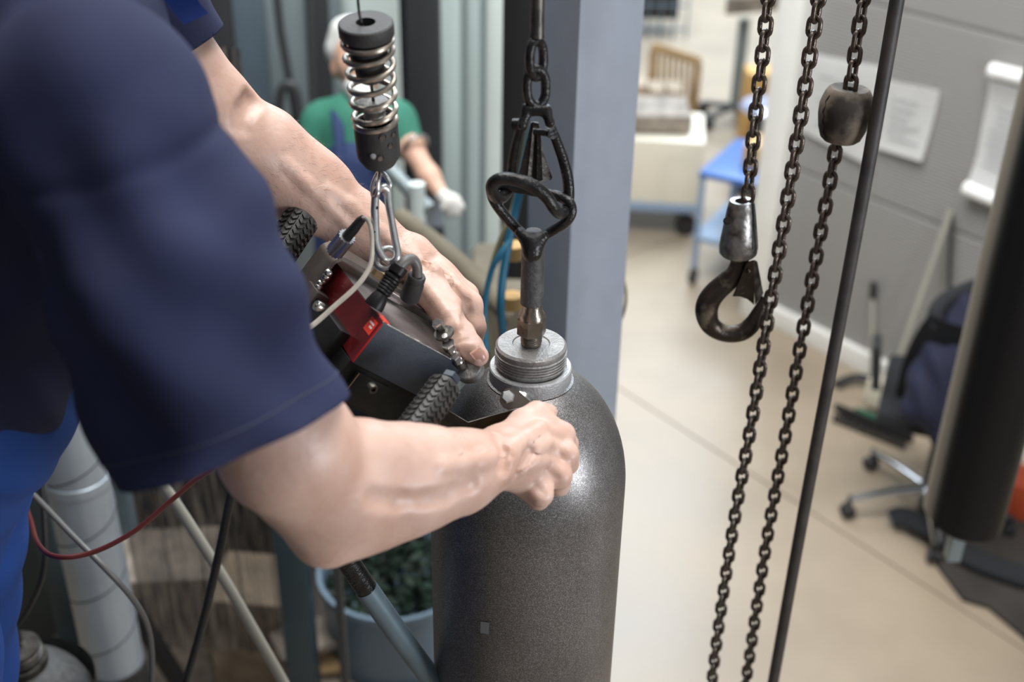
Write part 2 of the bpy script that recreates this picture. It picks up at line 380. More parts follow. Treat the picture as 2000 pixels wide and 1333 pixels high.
# ================================================================== gas cylinders
AX = P(1030, 950, 1.42); AX = Vector((AX.x, AX.y, 0))
def zax(y, ax=AX):
    lo, hi = 0.2, 2.74
    for _ in range(40):
        m = (lo+hi)/2; q = M3.transposed() @ (Vector((ax.x, ax.y, m))-Vector((0, 0, H))); yy = 666.5-F*q.y/(-q.z)
        if yy > y: lo = m
        else: hi = m
    return lo
def gas_cylinder(ax, zt, label, m1='cyl_paint', m2='neck_metal', m3='plug_metal'):
    e = empty('gas_cylinder', (ax.x, ax.y, .45), label, 'gas cylinder', 'steel gas cylinders')
    R = .1155; b = BM(); zt0 = zt
    prof = [(.0, .45), (.08, .455), (.105, .48), (R, .53), (R, 1.2), (R, zt0-.185)]
    for i in range(1, 15):
        t = i/14*pi/2*.80; prof.append((.0-.0+R*(cos(t)**.92) if i < 15 else 0, zt0-.185+.150*sin(t)))
    prof = [p for p in prof]; rl, hl = prof[-1]; prof += [(.049, zt0-.0455), (.044, zt0-.045)]
    lathe(b, prof, (ax.x, ax.y, 0), Z, 128); obj('shell', b, m1, e, smooth=50)
    b = BM(); rc = .0462
    lathe(b, [(.02, zt0-.052), (rc-.001, zt0-.052), (rc, zt0-.049), (rc, zt0-.030), (rc-.0012, zt0-.0285), (.0405, zt0-.0285), (.040, zt0-.030), (.02, zt0-.030)], (ax.x, ax.y, 0), Z, 96); obj('collar', b, m2, e)
    b = BM(); prof = [(.02, zt0-.033), (.0365, zt0-.033), (.0375, zt0-.028)]
    for i in range(5):
        z = zt0-.0245+i*.0034; prof += [(.0385, z), (.0403, z+.0008), (.0403, z+.0017), (.0385, z+.0025)]
    prof += [(.0395, zt0-.006), (.0395, zt0-.0025), (.037, zt0), (.021, zt0), (.020, zt0-.0012), (.0, zt0-.0012)]
    lathe(b, prof, (ax.x, ax.y, 0), Z, 96); obj('threaded_neck', b, m3, e, smooth=25)
    return e
ZT = zax(670)
c1 = gas_cylinder(AX, ZT, 'tall dark grey gas cylinder in the middle with the lifting eye screwed into its neck')
def cyl_surf(x, y, R=.1162):
    v = ray(x, y); o = Vector((0, 0, H)); a = v.x**2+v.y**2; bb = 2*(v.x*(o.x-AX.x)+v.y*(o.y-AX.y)); cc = (o.x-AX.x)**2+(o.y-AX.y)**2-R*R
    t = (-bb-math.sqrt(bb*bb-4*a*cc))/(2*a); return o+v*t
b = BM(); q = [cyl_surf(*p) for p in ((939, 1215), (956, 1217), (955, 1240), (938, 1237))]; vs = [b.verts.new(p) for p in q]; b.faces.new(vs)
obj('label_patch', b, 'sticker_grey', c1, label='small faint square sticker')
b = BM()
tube(b, [Vector((AX.x+.0465*cos(t), AX.y+.0465*sin(t), ZT-.0505)) for t in np.linspace(0, 2*pi, 64, endpoint=False)], .0009, 6, closed=True)
obj('green_ring', b, 'green_brush', c1, label='thin green line round the foot of the collar')
A2 = V(30, 1262, 1.50); ZT2 = A2.z; A2 = Vector((A2.x, A2.y, 0))
c2 = gas_cylinder(A2, ZT2, 'gas cylinder at the lower left corner, half behind the blue trousers', 'stem_grey', 'worn_steel', 'worn_steel')
b = BM(); lathe(b, [(.013, ZT2), (.013, ZT2+.006), (.017, ZT2+.006), (.017, ZT2+.026), (.014, ZT2+.03), (.012, ZT2+.06), (.0, ZT2+.06)], (A2.x-.004, A2.y, 0), Z, 6, phase=.4)
obj('neck_plug', b, 'black_steel', c2, smooth=20)
for a_ in (AX, A2):
    b = BM(); lathe(b, [(.17, 0), (.17, .02), (.15, .03), (.15, .43), (.14, .45), (0, .45)], (a_.x, a_.y, 0), Z, 48)
    obj('cylinder_stand', b, 'dark_frame', label='round steel stand under the %s gas cylinder' % ('tall middle' if a_ is AX else 'lower left'), cat='stand', group='stands below the gas cylinders')

# ================================================================== lifting eye and hook on the axis of the cylinder
def A(x, y, dd=0.0): return V(x, y, AX.y+dd)
e = empty('lifting_eye', (AX.x, AX.y, ZT), 'black forged lifting eye with hex nut screwed into the neck of the middle cylinder', 'lifting eye')
o0 = (AX.x, AX.y, 0)
b = BM(); z1 = zax(652); z2 = zax(618); z3 = zax(592)
pr = [(.0115, ZT-.001), (.0115, ZT+.001)]
for i in range(4): pr += [(.0108, ZT+.002+i*.0028), (.0120, ZT+.0032+i*.0028)]
pr += [(.0115, z1+.002)]
lathe(b, pr, o0, Z, 32); obj('threaded_stub', b, 'nut_metal', e, smooth=20)
b = BM(); lathe(b, [(.014, z1), (.0165, z1+.001), (.0165, z2-.002), (.0145, z2)], o0, Z, 6, phase=.25); obj('hex_nut', b, 'nut_metal', e, smooth=20)
b = BM(); lathe(b, [(.015, z2-.002), (.0145, z2+.003), (.0115, z2+.008), (.0110, z3+.001)], o0, Z, 32); obj('weld_bead', b, 'nut_metal', e)
z4 = zax(484)
b = BM(); lathe(b, [(.0112, z3-.001), (.0125, z3), (.0126, z3+.02), (.0122, z4), (.0118, z4+.012), (.008, z4+.02)], (AX.x-.0005, AX.y, 0), Z, 32); obj('stem', b, 'stem_grey', e)
b = BM(); ring = [A(1040, 488), A(1030, 466), A(1008, 446), A(984, 419), A(965, 392), A(960, 370, .006), A(975, 362, .012), A(1012, 368, .013), A(1060, 377, .012), A(1092, 384, .009), A(1112, 396, .002), A(1116, 416, -.002), A(1103, 436, -.003), A(1078, 452), A(1056, 466)]
tube(b, spl(ring, 5, True), .0056, 14, closed=True); obj('eye_ring', b, 'black_steel', e)
me = blob(chain_prims([(1039, 495, 1.235, 19), (1040, 474, 1.235, 17)])+chain_prims([(1038, 480, 1.235, 14), (1016, 455, 1.235, 11)])+chain_prims([(1042, 480, 1.235, 14), (1062, 462, 1.235, 11)]), .008, .0016)
finish('weld_crotch', me, 'black_steel', e, smooth=180)

e = empty('hoist_shackle', A(1048, 0), 'black welded hoist rod with two links and pear-shaped hook passing through the lifting eye', 'hoist hook')
b = BM(); tube(b, [A(1051, -260), A(1050, 0), A(1049, 62), A(1048, 72)], [.0068, .0068, .0070, .0078], 20); obj('rod', b, 'worn_steel', e)
def oval(cx, cy, w, h, dd, tilt, squeeze, n=28):     # an oval link drawn by its outline
    out = []
    for k in range(n):
        t = 2*pi*k/n; u = cos(t); v = sin(t)
        v2 = (abs(v)**.8)*(1 if v > 0 else -1)
        x_ = u*w*squeeze; out.append(A(cx+x_+tilt*v2*h, cy-v2*h, dd+u*w*px(1, 1.2)*math.sqrt(max(0, 1-squeeze**2))))
    return out
b = BM(); tube(b, oval(1048, 115, 20, 36, 0, .02, .68), .0049, 12, closed=True); obj('link', b, 'black_steel', e)
b = BM(); tube(b, oval(1047.5, 170, 19.5, 36, 0, 0, .95), .0050, 12, closed=True); obj('link', b, 'black_steel', e)
me = blob(chain_prims([(1029, 213, 1.19, 10), (1047, 215, 1.19, 9), (1066, 215, 1.19, 10)])+chain_prims([(1030, 213, 1.19, 9), (1020, 245, 1.19, 10)])+chain_prims([(1066, 215, 1.19, 9), (1074, 240, 1.19, 10)]), .006, .0013)
finish('welded_yoke', me, 'black_steel', e, smooth=180)
hook = [A(1020, 240, .004), A(1010, 270, .012), A(1002, 310, .018), A(998, 345, .022), A(990, 375, .014), A(976, 387, -.004), A(963, 378, -.017), A(961, 361, -.026), A(976, 350, -.03), A(1006, 351, -.032), A(1040, 363, -.032), A(1066, 383, -.031), A(1083, 408, -.028), A(1094, 418, -.018), A(1106, 410, .000), A(1111, 385, .012), A(1109, 350, .014), A(1101, 315, .012), A(1089, 280, .008), A(1075, 246, .002)]
rr = [9, 9, 10.5, 11, 12, 13, 13, 12.5, 12.5, 13, 13.5, 13, 12, 11, 11, 11.5, 11.5, 11, 10.5, 9.5]
b = BM(); tube(b, spl(hook, 5), [px(r, 1.2) for r in spl1(rr, 5)], 16); obj('hook_bow', b, 'black_steel', e)
lt = empty  # latch
b = BM(); fr = .010
prism(b, [A(1037, 240, fr), A(1043, 239, fr), A(1033, 352, fr+.004), A(1012, 348, fr+.004)], (0, .004, 0)); lp = obj('latch', b, 'black_steel', e, smooth=20)
b = BM(); prism(b, [A(1042, 239, fr-.002), A(1052, 241, fr), A(1062, 300, fr+.008), A(1079, 347, fr+.012), A(1076, 352, fr+.012), A(1050, 358, fr+.004), A(1030, 352, fr+.002)], (0, .003, 0)); obj('latch_plate', b, 'worn_steel', lp, smooth=20)
b = BM(); prism(b, [A(1049, 262, fr-.003), A(1056, 262, fr-.003), A(1060, 352, fr+.001), A(1048, 356, fr+.0)], (0, .004, 0)); obj('latch_rib', b, 'black_steel', lp, smooth=20)
b = BM(); tube(b, [A(1042, 257, -.002), A(1078, 261, -.006)], .0034, 12); tube(b, [A(1076, 261, -.006), A(1080, 262, -.012)], .0050, 16); obj('latch_pin', b, 'black_steel', e)
b = BM(); tube(b, [A(1003, 243, .0), A(1025, 243, -.004)], .0062, 14); obj('latch_pin', b, 'black_steel', e)

# ================================================================== chains
def link_mesh(inner, wd, wire, name, m):
    b = BM(); R = wd/2-wire/2; s = inner/2+wire/2-R; pts = []
    for k in range(9): t = pi*k/8; pts.append(Vector((R*cos(t), 0, s+R*sin(t))))
    for k in range(9): t = pi+pi*k/8; pts.append(Vector((R*cos(t), 0, -s+R*sin(t))))
    tube(b, pts, wire/2, 10, closed=True, flatdir=(0, 1, 0))
    me = bpy.data.meshes.new(name); bmesh.ops.recalc_face_normals(b, faces=b.faces); b.to_mesh(me); b.free(); me.materials.append(MT[m])
    me.polygons.foreach_set('use_smooth', [True]*len(me.polygons)); return me
LM = link_mesh(.0182, .0206, .0060, 'chain_link', 'chain_steel')
def hoist_chain(pts, label, r=1.45, start=0, yaw=-.62):
    path = [V(x, y, r+(dd if len(q) > 2 else 0)) for q in pts for (x, y, dd) in [(q[0], q[1], q[2] if len(q) > 2 else 0)]]
    path = spl(path, 12); e = empty('hoist_chain', path[-1], label, 'chain', 'hoist chains'); s = 0; i = start; pos = path[0]
    acc = 0; seg = 0; pitch = .0182; k = 0; cur = path[0]; segi = 0; t = 0
    L = [0]
    for a, b_ in zip(path, path[1:]): L.append(L[-1]+(b_-a).length)
    n = int(L[-1]/pitch)
    for k in range(n+1):
        d = k*pitch
        while segi < len(path)-2 and L[segi+1] < d: segi += 1
        f = (d-L[segi])/(L[segi+1]-L[segi]); p = path[segi].lerp(path[segi+1], f); ax = (path[segi]-path[segi+1]).normalized()
        o = bpy.data.objects.new('chain_link', LM); COL.objects.link(o); o.parent = e; o.location = p-path[-1]
        x, y, z = frame(ax, Vector((0, 1, 0))); an = yaw+(pi/2 if (k+start) % 2 else 0)+random.uniform(-.05, .05)
        xx = x*cos(an)+y*sin(an); R3 = Matrix((xx, z.cross(xx), z)).transposed(); o.rotation_euler = R3.to_euler()
    return e
hoist_chain([(1507, -70), (1500, 0), (1488, 120), (1474, 240), (1460, 394)], 'short chain hanging from above into the cast metal cone of the hook', 1.45)
hoist_chain([(1608, -70), (1598, 0), (1548, 330), (1500, 620), (1467, 830), (1432, 1030), (1403, 1230), (1386, 1370)], 'long chain touching the hook tip, left of the two that leave at the bottom', 1.42)
hoist_chain([(1695, -70), (1686, 0), (1672, 90), (1659, 186)], 'short chain piece going up from the top of the barrel-shaped buffer', 1.45, yaw=-.75)
hoist_chain([(1635, 275), (1620, 360), (1598, 480), (1566, 660), (1534, 850), (1497, 1060), (1463, 1290), (1452, 1370)], 'long chain running down from the buffer beside the black rod', 1.46, start=1)
b = BM(); tube(b, spl([V(1772, -120, 1.42), V(1752, 0, 1.42), V(1700, 300, 1.42), V(1636, 650, 1.42), V(1570, 1000, 1.42), V(1510, 1333, 1.42), V(1488, 1450, 1.42)], 6), .0088, 20)
obj('black_rod', b, 'rod_dark', label='thick dark flexible rod hanging right of the chains past the buffer', cat='hoist cable')
# buffer
pT, pB = V(1660, 172, 1.455), V(1640, 274, 1.455); ax = (pT-pB); hh = ax.length; ax.normalize()
e = empty('chain_buffer', pB, 'dusty cracked barrel-shaped rubber buffer threaded on the chain', 'buffer')
b = BM(); lathe(b, [(.006, -.001), (.021, 0), (.0255, .004), (.030, .016), (.0330, .032), (.0335, .046), (.032, hh*.76), (.0290, hh*.9), (.0262, hh*.97), (.0235, hh), (.009, hh-.001), (.008, hh-.008), (0, hh-.008)], pB, ax, 48); obj('body', b, 'dusty_rubber', e)
b = BM()
cr = []
for i in range(14):
    t = i/13; h_ = .006+t*(hh-.012); r_ = np.interp(h_, [0, .004, .016, .032, .046, hh*.76, hh*.9, hh], [.021, .0255, .030, .033, .0335, .032, .029, .0255])
    ang = radians(207)+.05*sin(i*2.1)-.10*t; cr.append(pB+ax*h_+Vector((cos(ang), sin(ang), 0))*(r_+.0002))
tube(b, cr, [.0009+.0004*sin(i*1.7) for i in range(14)], 6); obj('crack', b, 'very_dark', e, label='dark split running down the rubber')
# hook block
pT, pB = V(1449, 392, 1.45), V(1441, 497, 1.45); ax = pT-pB; hh = ax.length; ax.normalize()
e = empty('hoist_hook', pB, 'worn steel crane hook with safety latch under a scratched cast metal cone', 'hook')
b = BM(); lathe(b, [(.012, -.002), (.0225, 0), (.0250, .003), (.0258, .012), (.0245, hh*.3), (.0192, hh*.8), (.0175, hh*.93), (.0155, hh), (.009, hh-.0005), (.008, hh-.008), (0, hh-.008)], pB, ax, 40); sl = obj('sleeve', b, 'cast_alu', e)
def hk(x, y, dd=0): return V(x, y, 1.45+dd)
b = BM(); tube(b, [hk(1421, 432, -.017), hk(1420, 432, -.028)], .0052, 12); tube(b, [hk(1420, 432, -.027), hk(1420, 432, -.031)], .0032, 6); obj('rivet', b, 'hook_steel', sl)
b = BM(); tube(b, [hk(1471, 398, -.012), hk(1473, 440, -.0175), hk(1476, 490, -.0235)], .0012, 6); obj('seam', b, 'very_dark', sl, label='dark seam line down the cone')
hp_ = [(1447, 490, 17), (1444, 515, 18), (1436, 535, 20), (1418, 552, 21), (1396, 572, 22), (1383, 592, 23), (1380, 612, 22.5), (1387, 634, 20), (1405, 648, 18), (1428, 653, 17.5), (1452, 648, 18), (1470, 632, 17), (1481, 610, 13), (1489, 592, 9), (1493, 580, 5)]
b = BM(); tube(b, spl([hk(x, y) for x, y, r in hp_], 5), [px(r, 1.6) for r in spl1([r for x, y, r in hp_], 5)], 18, flat=.72, flatdir=ray(1440, 600)); obj('hook_body', b, 'hook_steel', e)
b = BM()
prism(b, [hk(1458, 514, -.016), hk(1472, 509, -.018), hk(1474, 548, -.018), hk(1473, 597, -.014), hk(1460, 584, -.014), hk(1446, 579, -.014), hk(1431, 580, -.014), hk(1444, 550, -.016)], (0, .0025, 0), .0006)
la = obj('latch', b, 'hook_steel', e, smooth=20)
b = BM(); prism(b, [hk(1471, 509, -.018), hk(1478, 512, -.015), hk(1484, 545, -.010), hk(1490, 575, .0), hk(1486, 582, .002), hk(1474, 597, -.0135)], (.0015, .003, 0), .0006); obj('latch_side', b, 'worn_steel', la, smooth=20)
b = BM(); sphere(b, hk(1462, 530, -.018), .0036, 12, 8); obj('latch_rivet', b, 'hook_steel', la)

# ================================================================== spring suspension
pT, pB = V(714, 43, 1.135), V(741, 318, 1.165); sx = (pB-pT); SL = sx.length; sx.normalize()
def S(h): return pT+sx*h
def sy(y): return (y-41)/(318-41)*SL
e = empty('spring_suspender', pB, 'coil spring unit with black rubber disc and perforated cup hanging above the marking tool', 'spring')
b = BM(); lathe(b, [(.0095, .0), (.0250, 0), (.0264, .0012), (.0268, .004), (.0266, .0125), (.0255, .0145), (.0095, .0145), (.0095, 0)], S(0), sx, 64, closed_ends=False); obj('top_disc', b, 'buffer_black', e, smooth=40)
b = BM(); lathe(b, [(.009, .014), (.0175, .014), (.0175, .018), (.0192, .020), (.0185, .036), (.0175, .039), (.0150, .041), (.0140, .048), (.0150, .049), (.0140, .059), (.011, .061), (.0, .061)], S(0), sx, 48); obj('inner_bumper', b, 'buffer_black', e)
xx, yy, zz = frame(sx); N = 230; h0, h1 = .0165, sy(238); b = BM(); pts = []
turns = 7.2
for i in range(N+1):
    t = i/N; tt = t*turns
    # dead coils at both ends
    hh_ = h0+(h1-h0)*(np.interp(tt, [0, 1.0, 6.0, 7.2], [0, .05, .90, 1.0])); rr_ = np.interp(t, [0, .15, .8, 1], [.0238, .0236, .0214, .0204])
    an = 2*pi*tt; pts.append(S(hh_)+(xx*cos(an)+yy*sin(an))*rr_)
tube(b, pts, .0030, 10); obj('coil_spring', b, 'spring_steel', e)
hc = sy(232); he = sy(322); b = BM()
lathe(b, [(.0185, hc+.006), (.0185, hc), (.0220, hc), (.0224, hc+.002), (.0224, he-.016), (.0216, he-.011), (.0165, he-.002), (.006, he), (0, he)], S(0), sx, 56, closed_ends=False); cup = obj('perforated_cup', b, 'buffer_black', e, smooth=40)
for (hx, hy, rr_) in ((747, 268, 8), (768, 262, 6), (762, 284, 6.5), (743, 308, 7)):
    v = ray(hx, hy); # hit the cup
    o_ = Vector((0, 0, H)); best = None
    for k in range(800):
        p = o_+v*(1.05+k*.0004); d = p-pT; h_ = d.dot(sx)
        if (d-sx*h_).length < .0225: best = p; nn = (d-sx*h_).normalized(); break
    if best:
        b = BM(); lathe(b, [(0, -.0004), (px(rr_, 1.2)*.8, -.0004), (px(rr_, 1.2), .0002), (px(rr_, 1.2)*.9, .0006)], best, nn, 20, closed_ends=False); obj('hole_rim', b, 'very_dark', cup)
        b = BM(); lathe(b, [(0, .0010), (px(rr_, 1.2)*.75, .0009), (px(rr_, 1.2)*.75, .0001)], best-sx*-.0012+xx*.0004, nn, 16, closed_ends=False); obj('hole_lining', b, 'dusty_rubber', cup)
b = BM(); q = P(729, 305, 1.205); lathe(b, [(.0035, -.004), (.0035, .001), (.0025, .0025), (0, .003)], q, -ray(729, 305), 16); obj('pin', b, 'zinc', cup, label='small shiny steel pin')
b = BM(); lathe(b, [(.006, he-.001), (.0058, he+.006), (.0035, he+.012), (0, he+.012)], S(0), sx, 20); obj('neck', b, 'rubber', e)
b = BM(); tube(b, spl([V(692, -140, 1.11), V(699, 0, 1.13), V(706, 44, 1.135), S(.02), S(.05)], 5), .0014, 8); tube(b, [S(.06), S(.09), S(sy(225)), S(hc+.004)], .0016, 8); obj('steel_cable', b, 'worn_steel', e)
b = BM(); lathe(b, [(.0125, sy(190)), (.0150, sy(190)+.001), (.0150, sy(190)+.006), (.0125, sy(190)+.008), (.0105, sy(190)+.009), (.0115, sy(222)), (.0, sy(222))], S(0), sx, 32); obj('washer_stack', b, 'plug_metal', e)
def Q(x, y, dd=0): return P(x, y, 1.235+dd)
b = BM(); tube(b, spl([Q(741, 336), Q(732, 350, .003), Q(727, 368, .004), Q(729, 384, .0), Q(737, 380, -.010), Q(739, 362, -.008)], 5, True), .0022, 10, closed=True); obj('cable_eye', b, 'zinc', e, label='crimped steel wire eye')
b = BM(); tube(b, spl([Q(741, 334), Q(753, 344), Q(762, 360), Q(759, 374, .004), Q(750, 382, .006)], 5), .0026, 10); obj('thimble', b, 'zinc', e)
e = empty('carabiner', Q(760, 512), 'silver steel carabiner linking the spring unit to the marking tool', 'carabiner')
cp = [(733, 388, .0), (737, 372, -.004), (748, 366, -.004), (757, 374, 0), (760, 400, 0), (765, 430, 0), (771, 465, 0), (776, 492, 0), (774, 506, 0), (762, 512, .004), (748, 504, 0)]
b = BM(); tube(b, spl([Q(*c) for c in cp], 6), [px(r, 1.235) for r in spl1([7.5, 8, 8.5, 8.5, 8, 7, 7.5, 7.5, 8, 8, 7], 6)], 14); obj('bow', b, 'zinc', e)
b = BM(); tube(b, [Q(733, 384), Q(732, 410), Q(733, 440), Q(734, 470)], [px(8, 1.235)]*4, 14); g_ = obj('gate', b, 'zinc', e)
b = BM(); tube(b, [Q(734, 470), Q(738, 486), Q(746, 500), Q(752, 507)], [px(8.2, 1.235), px(9, 1.235), px(7.5, 1.235), px(6, 1.235)], 14); obj('nose', b, 'zinc', e)
b = BM(); tube(b, [Q(738, 404, -.0036), Q(736, 409, -.0036)], .0011, 8); tube(b, [Q(733, 452, -.0034), Q(729, 458, -.0034)], .0011, 8); obj('gate_slot', b, 'very_dark', g_)

# ================================================================== marking tool
C0 = P(748, 631, 1.22); K1 = P(913, 722, 1.306); K3 = P(652, 519, 1.30)
E1 = (K1-C0).normalized(); E3 = K3-C0; E3 = (E3-E1*E3.dot(E1)).normalized(); E2 = E1.cross(E3)
if E2.dot(P(688, 707, 1.229)-C0) < 0: E2 = -E2
L1 = (K1-C0).length; L2 = (P(688, 707, 1.229)-C0).length; L3 = .165
def D(a, b_, c): return C0+E1*a+E2*b_+E3*c
tool = empty('marking_tool', D(.06, .1, .08), 'suspended hand-held marking machine with dark red side and blue-grey front above the cylinder shoulder', 'power tool')
def dbox(name, m, a0, a1, b0, b1, c0, c1, bev=.0008, parent=None, label=None):
    b = BM(); box(b, D((a0+a1)/2, (b0+b1)/2, (c0+c1)/2), E1, E2, E3, a1-a0, b1-b0, c1-c0, bev); return obj(name, b, m, parent or tool, label=label, smooth=30)
dbox('core', 'device_black', .002, L1-.002, .002, L2, .002, L3)
dbox('front_cover', 'blue_grey_panel', -.0005, L1, -.0005, L2, -.001, .002, .0007, label='blue-grey front cover')
dbox('top_plate', 'top_metal', 0, L1, -.001, .0015, .002, L3, .0006, label='brushed metal top plate')
b = BM(); prism(b, [D(-.001, 0, 0), D(-.001, 0, L3+.012), D(-.001, .040, L3+.012), D(-.001, .040, .10), D(-.001, .048, .06), D(-.001, L2, 0)], E1*.003, .0005); sp_ = obj('side_panel', b, 'red_panel', tool, label='dark red side panel', smooth=30)
b = BM(); tube(b, [D(-.0008, .001, -.0006), D(-.0008, L2-.001, -.0006)], .0011, 8); obj('panel_edge', b, 'red_edge', sp_, label='bright red front edge')
b = BM(); tube(b, [D(.004, -.001, -.0008), D(L1-.002, -.001, -.0008)], .0008, 8); obj('worn_edge', b, 'bright_steel', tool, label='worn bare metal edge')
st = dbox('warning_sticker', 'sticker_red', -.0016, -.0010, .004, .020, .004, .020, 0, label='small red sticker with white print')
for i, (b0, c0, c1) in enumerate(((.008, .007, .017), (.012, .007, .013))): dbox('print_line', 'sticker_white', -.0020, -.0015, b0, b0+.0022, c0, c1, 0, parent=st)
dbox('warning_sticker', 'sticker_red', .0, .010, -.0018, -.0008, .002, .022, 0, label='red and white end of the sticker folded on the top')
# bent carrying bracket across the tool
prof = [(-.016, .085), (-.016, .01), (-.0155, -.004), (-.011, -.011), (-.003, -.0145), (.05, -.0145), (.128, -.0145)]; th = .0045
b = BM(); c0_, c1_ = .118, .158; ra = []
P2 = spl([Vector((a, b2, 0)) for a, b2 in prof], 3)
def nrm(i):
    t = (P2[min(i+1, len(P2)-1)]-P2[max(i-1, 0)]).normalized(); return Vector((t.y, -t.x, 0))
rows = []
for i, p in enumerate(P2):
    n_ = nrm(i); a_, b_2 = p, p-n_*th
    rows.append([b.verts.new(D(q.x, q.y, c)) for q, c in ((a_, c0_), (a_, c1_), (b_2, c1_), (b_2, c0_))])
for r0, r1 in zip(rows, rows[1:]):
    for k in range(4): b.faces.new((r0[k], r0[(k+1) % 4], r1[(k+1) % 4], r1[k]))
b.faces.new(rows[0]); b.faces.new(rows[-1][::-1]); br = obj('carrying_bracket', b, 'taupe_metal', tool, smooth=30)
b = BM()
for i in range(9):
    sphere(b, D(-.014+.002*random.random(), .010+i*.0048, .116-.001*random.random()), .0042+.0012*random.random(), 10, 8)
obj('weld_bead', b, 'bright_steel', br, label='shiny lumpy weld seam')
dbox('cross_bar', 'top_metal', .045, .150, -.012, -.003, .096, .108, .001, label='bare metal cross bar')
for (x, y, d, r) in ((620, 598, 1.225, 11), (728, 760, 1.215, 10)):
    ax = (-E1 if x == 620 else -E3); c = P(x, y, d); b = BM()
    lathe(b, [(0, -.006), (px(r, d)*.9, -.006), (px(r, d), -.005), (px(r, d), .001), (px(r, d)*.86, .0025), (px(r, d)*.5, .0025), (px(r, d)*.45, -.001), (0, -.001)], c, ax, 24, closed_ends=False); obj('socket_bolt', b, 'bright_steel' if x == 620 else 'worn_steel', tool, smooth=30)
# black lower body, brackets
dbox('lower_body', 'device_black', -.002, L1*.74, L2, .098, .003, .10, .001)
dbox('rear_block', 'very_dark', L1*.76, L1*.97, L2, .10, .01, .10, .001)
dbox('mounting_plate', 'device_black', .012, .060, L2+.006, .092, -.004, .002, .001)
b = BM(); tube(b, [D(.012, L2+.006, -.0045), D(.012, .092, -.0045)], .0006, 6); obj('plate_edge', b, 'brass', tool, label='worn brassy edge line')
dbox('side_block', 'device_black', -.016, 0, .036, .090, .03, .125, .001)
dbox('side_clamp', 'taupe_metal', -.019, -.002, .030, .056, .100, .130, .002)
# grips with tyre-like tread
def grip(p0, p1, R, name_label, nrow=9, seg=12):
    ax = (p1-p0); L = ax.length; ax.normalize(); b = BM()
    lathe(b, [(R*.55, 0), (R*.9, 0), (R, .0015), (R, L-.0015), (R*.9, L), (R*.55, L)], p0, ax, 36); g = obj('handle_grip', b, 'grip_rubber', tool, label=name_label)
    x, y, z = frame(ax); b = BM(); pw = 2*pi/seg; ph = (L-.006)/nrow
    for i in range(nrow):
        for j in range(seg):
            a0 = j*pw+(i % 2)*0; h_ = .003+i*ph; r1 = R+.0022
            def pt(u, v, r): an = a0+u*pw; return p0+z*(h_+v*ph)+(x*cos(an)+y*sin(an))*r
            out = [(.06, .0), (.5, .42), (.94, .0), (.94, .50), (.5, .95), (.06, .50)]
            lo = [b.verts.new(pt(u, v, R*.98)) for u, v in out]; hi = [b.verts.new(pt(.5+(u-.5)*.86, v*.9+.03, r1)) for u, v in out]
            b.faces.new((hi[0], hi[1], hi[4], hi[5])); b.faces.new((hi[1], hi[2], hi[3], hi[4]))
            for k in range(6): b.faces.new((lo[k], lo[(k+1) % 6], hi[(k+1) % 6], hi[k]))
    obj('tread', b, 'grip_rubber', g, smooth=0, kind='stuff'); return g
grip(P(872, 752, 1.195), P(800, 850, 1.15), .0155, 'chevron-patterned rubber grip at the front')
b = BM(); ga = (P(872, 752, 1.195)-P(800, 850, 1.15)).normalized(); lathe(b, [(.0085, -.002), (.0085, .002), (.0100, .0025), (.0100, .009), (.0085, .0105), (0, .0105)], P(874, 748, 1.195), ga, 6); obj('grip_bolt', b, 'blue_grey_panel', tool, label='dark hexagon bolt head on the grip', smooth=20)
grip(P(592, 424, 1.36), P(528, 520, 1.33), .0185, 'chevron-patterned rubber grip at the rear below the arm')
# eye bolt, nut, strain relief, cable elbow
ec = P(755, 506, 1.24); b = BM(); tx = (P(779, 512, 1.235)-ec).normalized(); ty = (P(752, 482, 1.245)-ec); ty = (ty-tx*ty.dot(tx)).normalized()
tube(b, [ec+(tx*cos(t)+ty*sin(t))*px(22, 1.24) for t in np.linspace(0, 2*pi, 28, endpoint=False)], px(6.2, 1.24), 12, closed=True); obj('eye_bolt', b, 'zinc', tool)
b = BM(); lathe(b, [(0, -.001), (.0085, 0), (.0085, .008), (.006, .010), (0, .010)], P(737, 542, 1.26), -E2, 6); obj('brass_nut', b, 'brass', tool, smooth=20)
s0, s1 = P(782, 520, 1.235), P(737, 588, 1.232); b = BM(); ax = s1-s0; L = ax.length; pr = [(.008, 0), (.0092, .001), (.0092, .009), (.008, .010)]
for i in range(6): h_ = .011+i*(L-.022)/6; pr += [(.0066, h_), (.0095-.0002*i, h_+.0022), (.0098-.0002*i, h_+.0042), (.0066, h_+.0062)]
pr += [(.007, L-.009), (.009, L-.004), (.0105, L+.004), (.0105, L+.008)]
lathe(b, pr, s0, ax, 28); obj('strain_relief', b, 'black_gloss', tool, smooth=40)
b = BM(); tube(b, spl([s0-ax.normalized()*-.003, P(791, 511, 1.238), P(805, 507, 1.245), P(814, 520, 1.25), P(815, 540, 1.255)], 5), px(10.5, 1.24), 14); obj('elbow', b, 'cable_grey', tool)
b = BM(); q0, q1 = P(815, 538, 1.255), P(800, 582, 1.275); a_ = q1-q0; lathe(b, [(.0085, 0), (.0098, .002), (.0098, .007), (.0090, .008), (.0105, .012), (.0110, a_.length), (.006, a_.length+.002)], q0, a_, 24); obj('plug', b, 'rubber', tool)
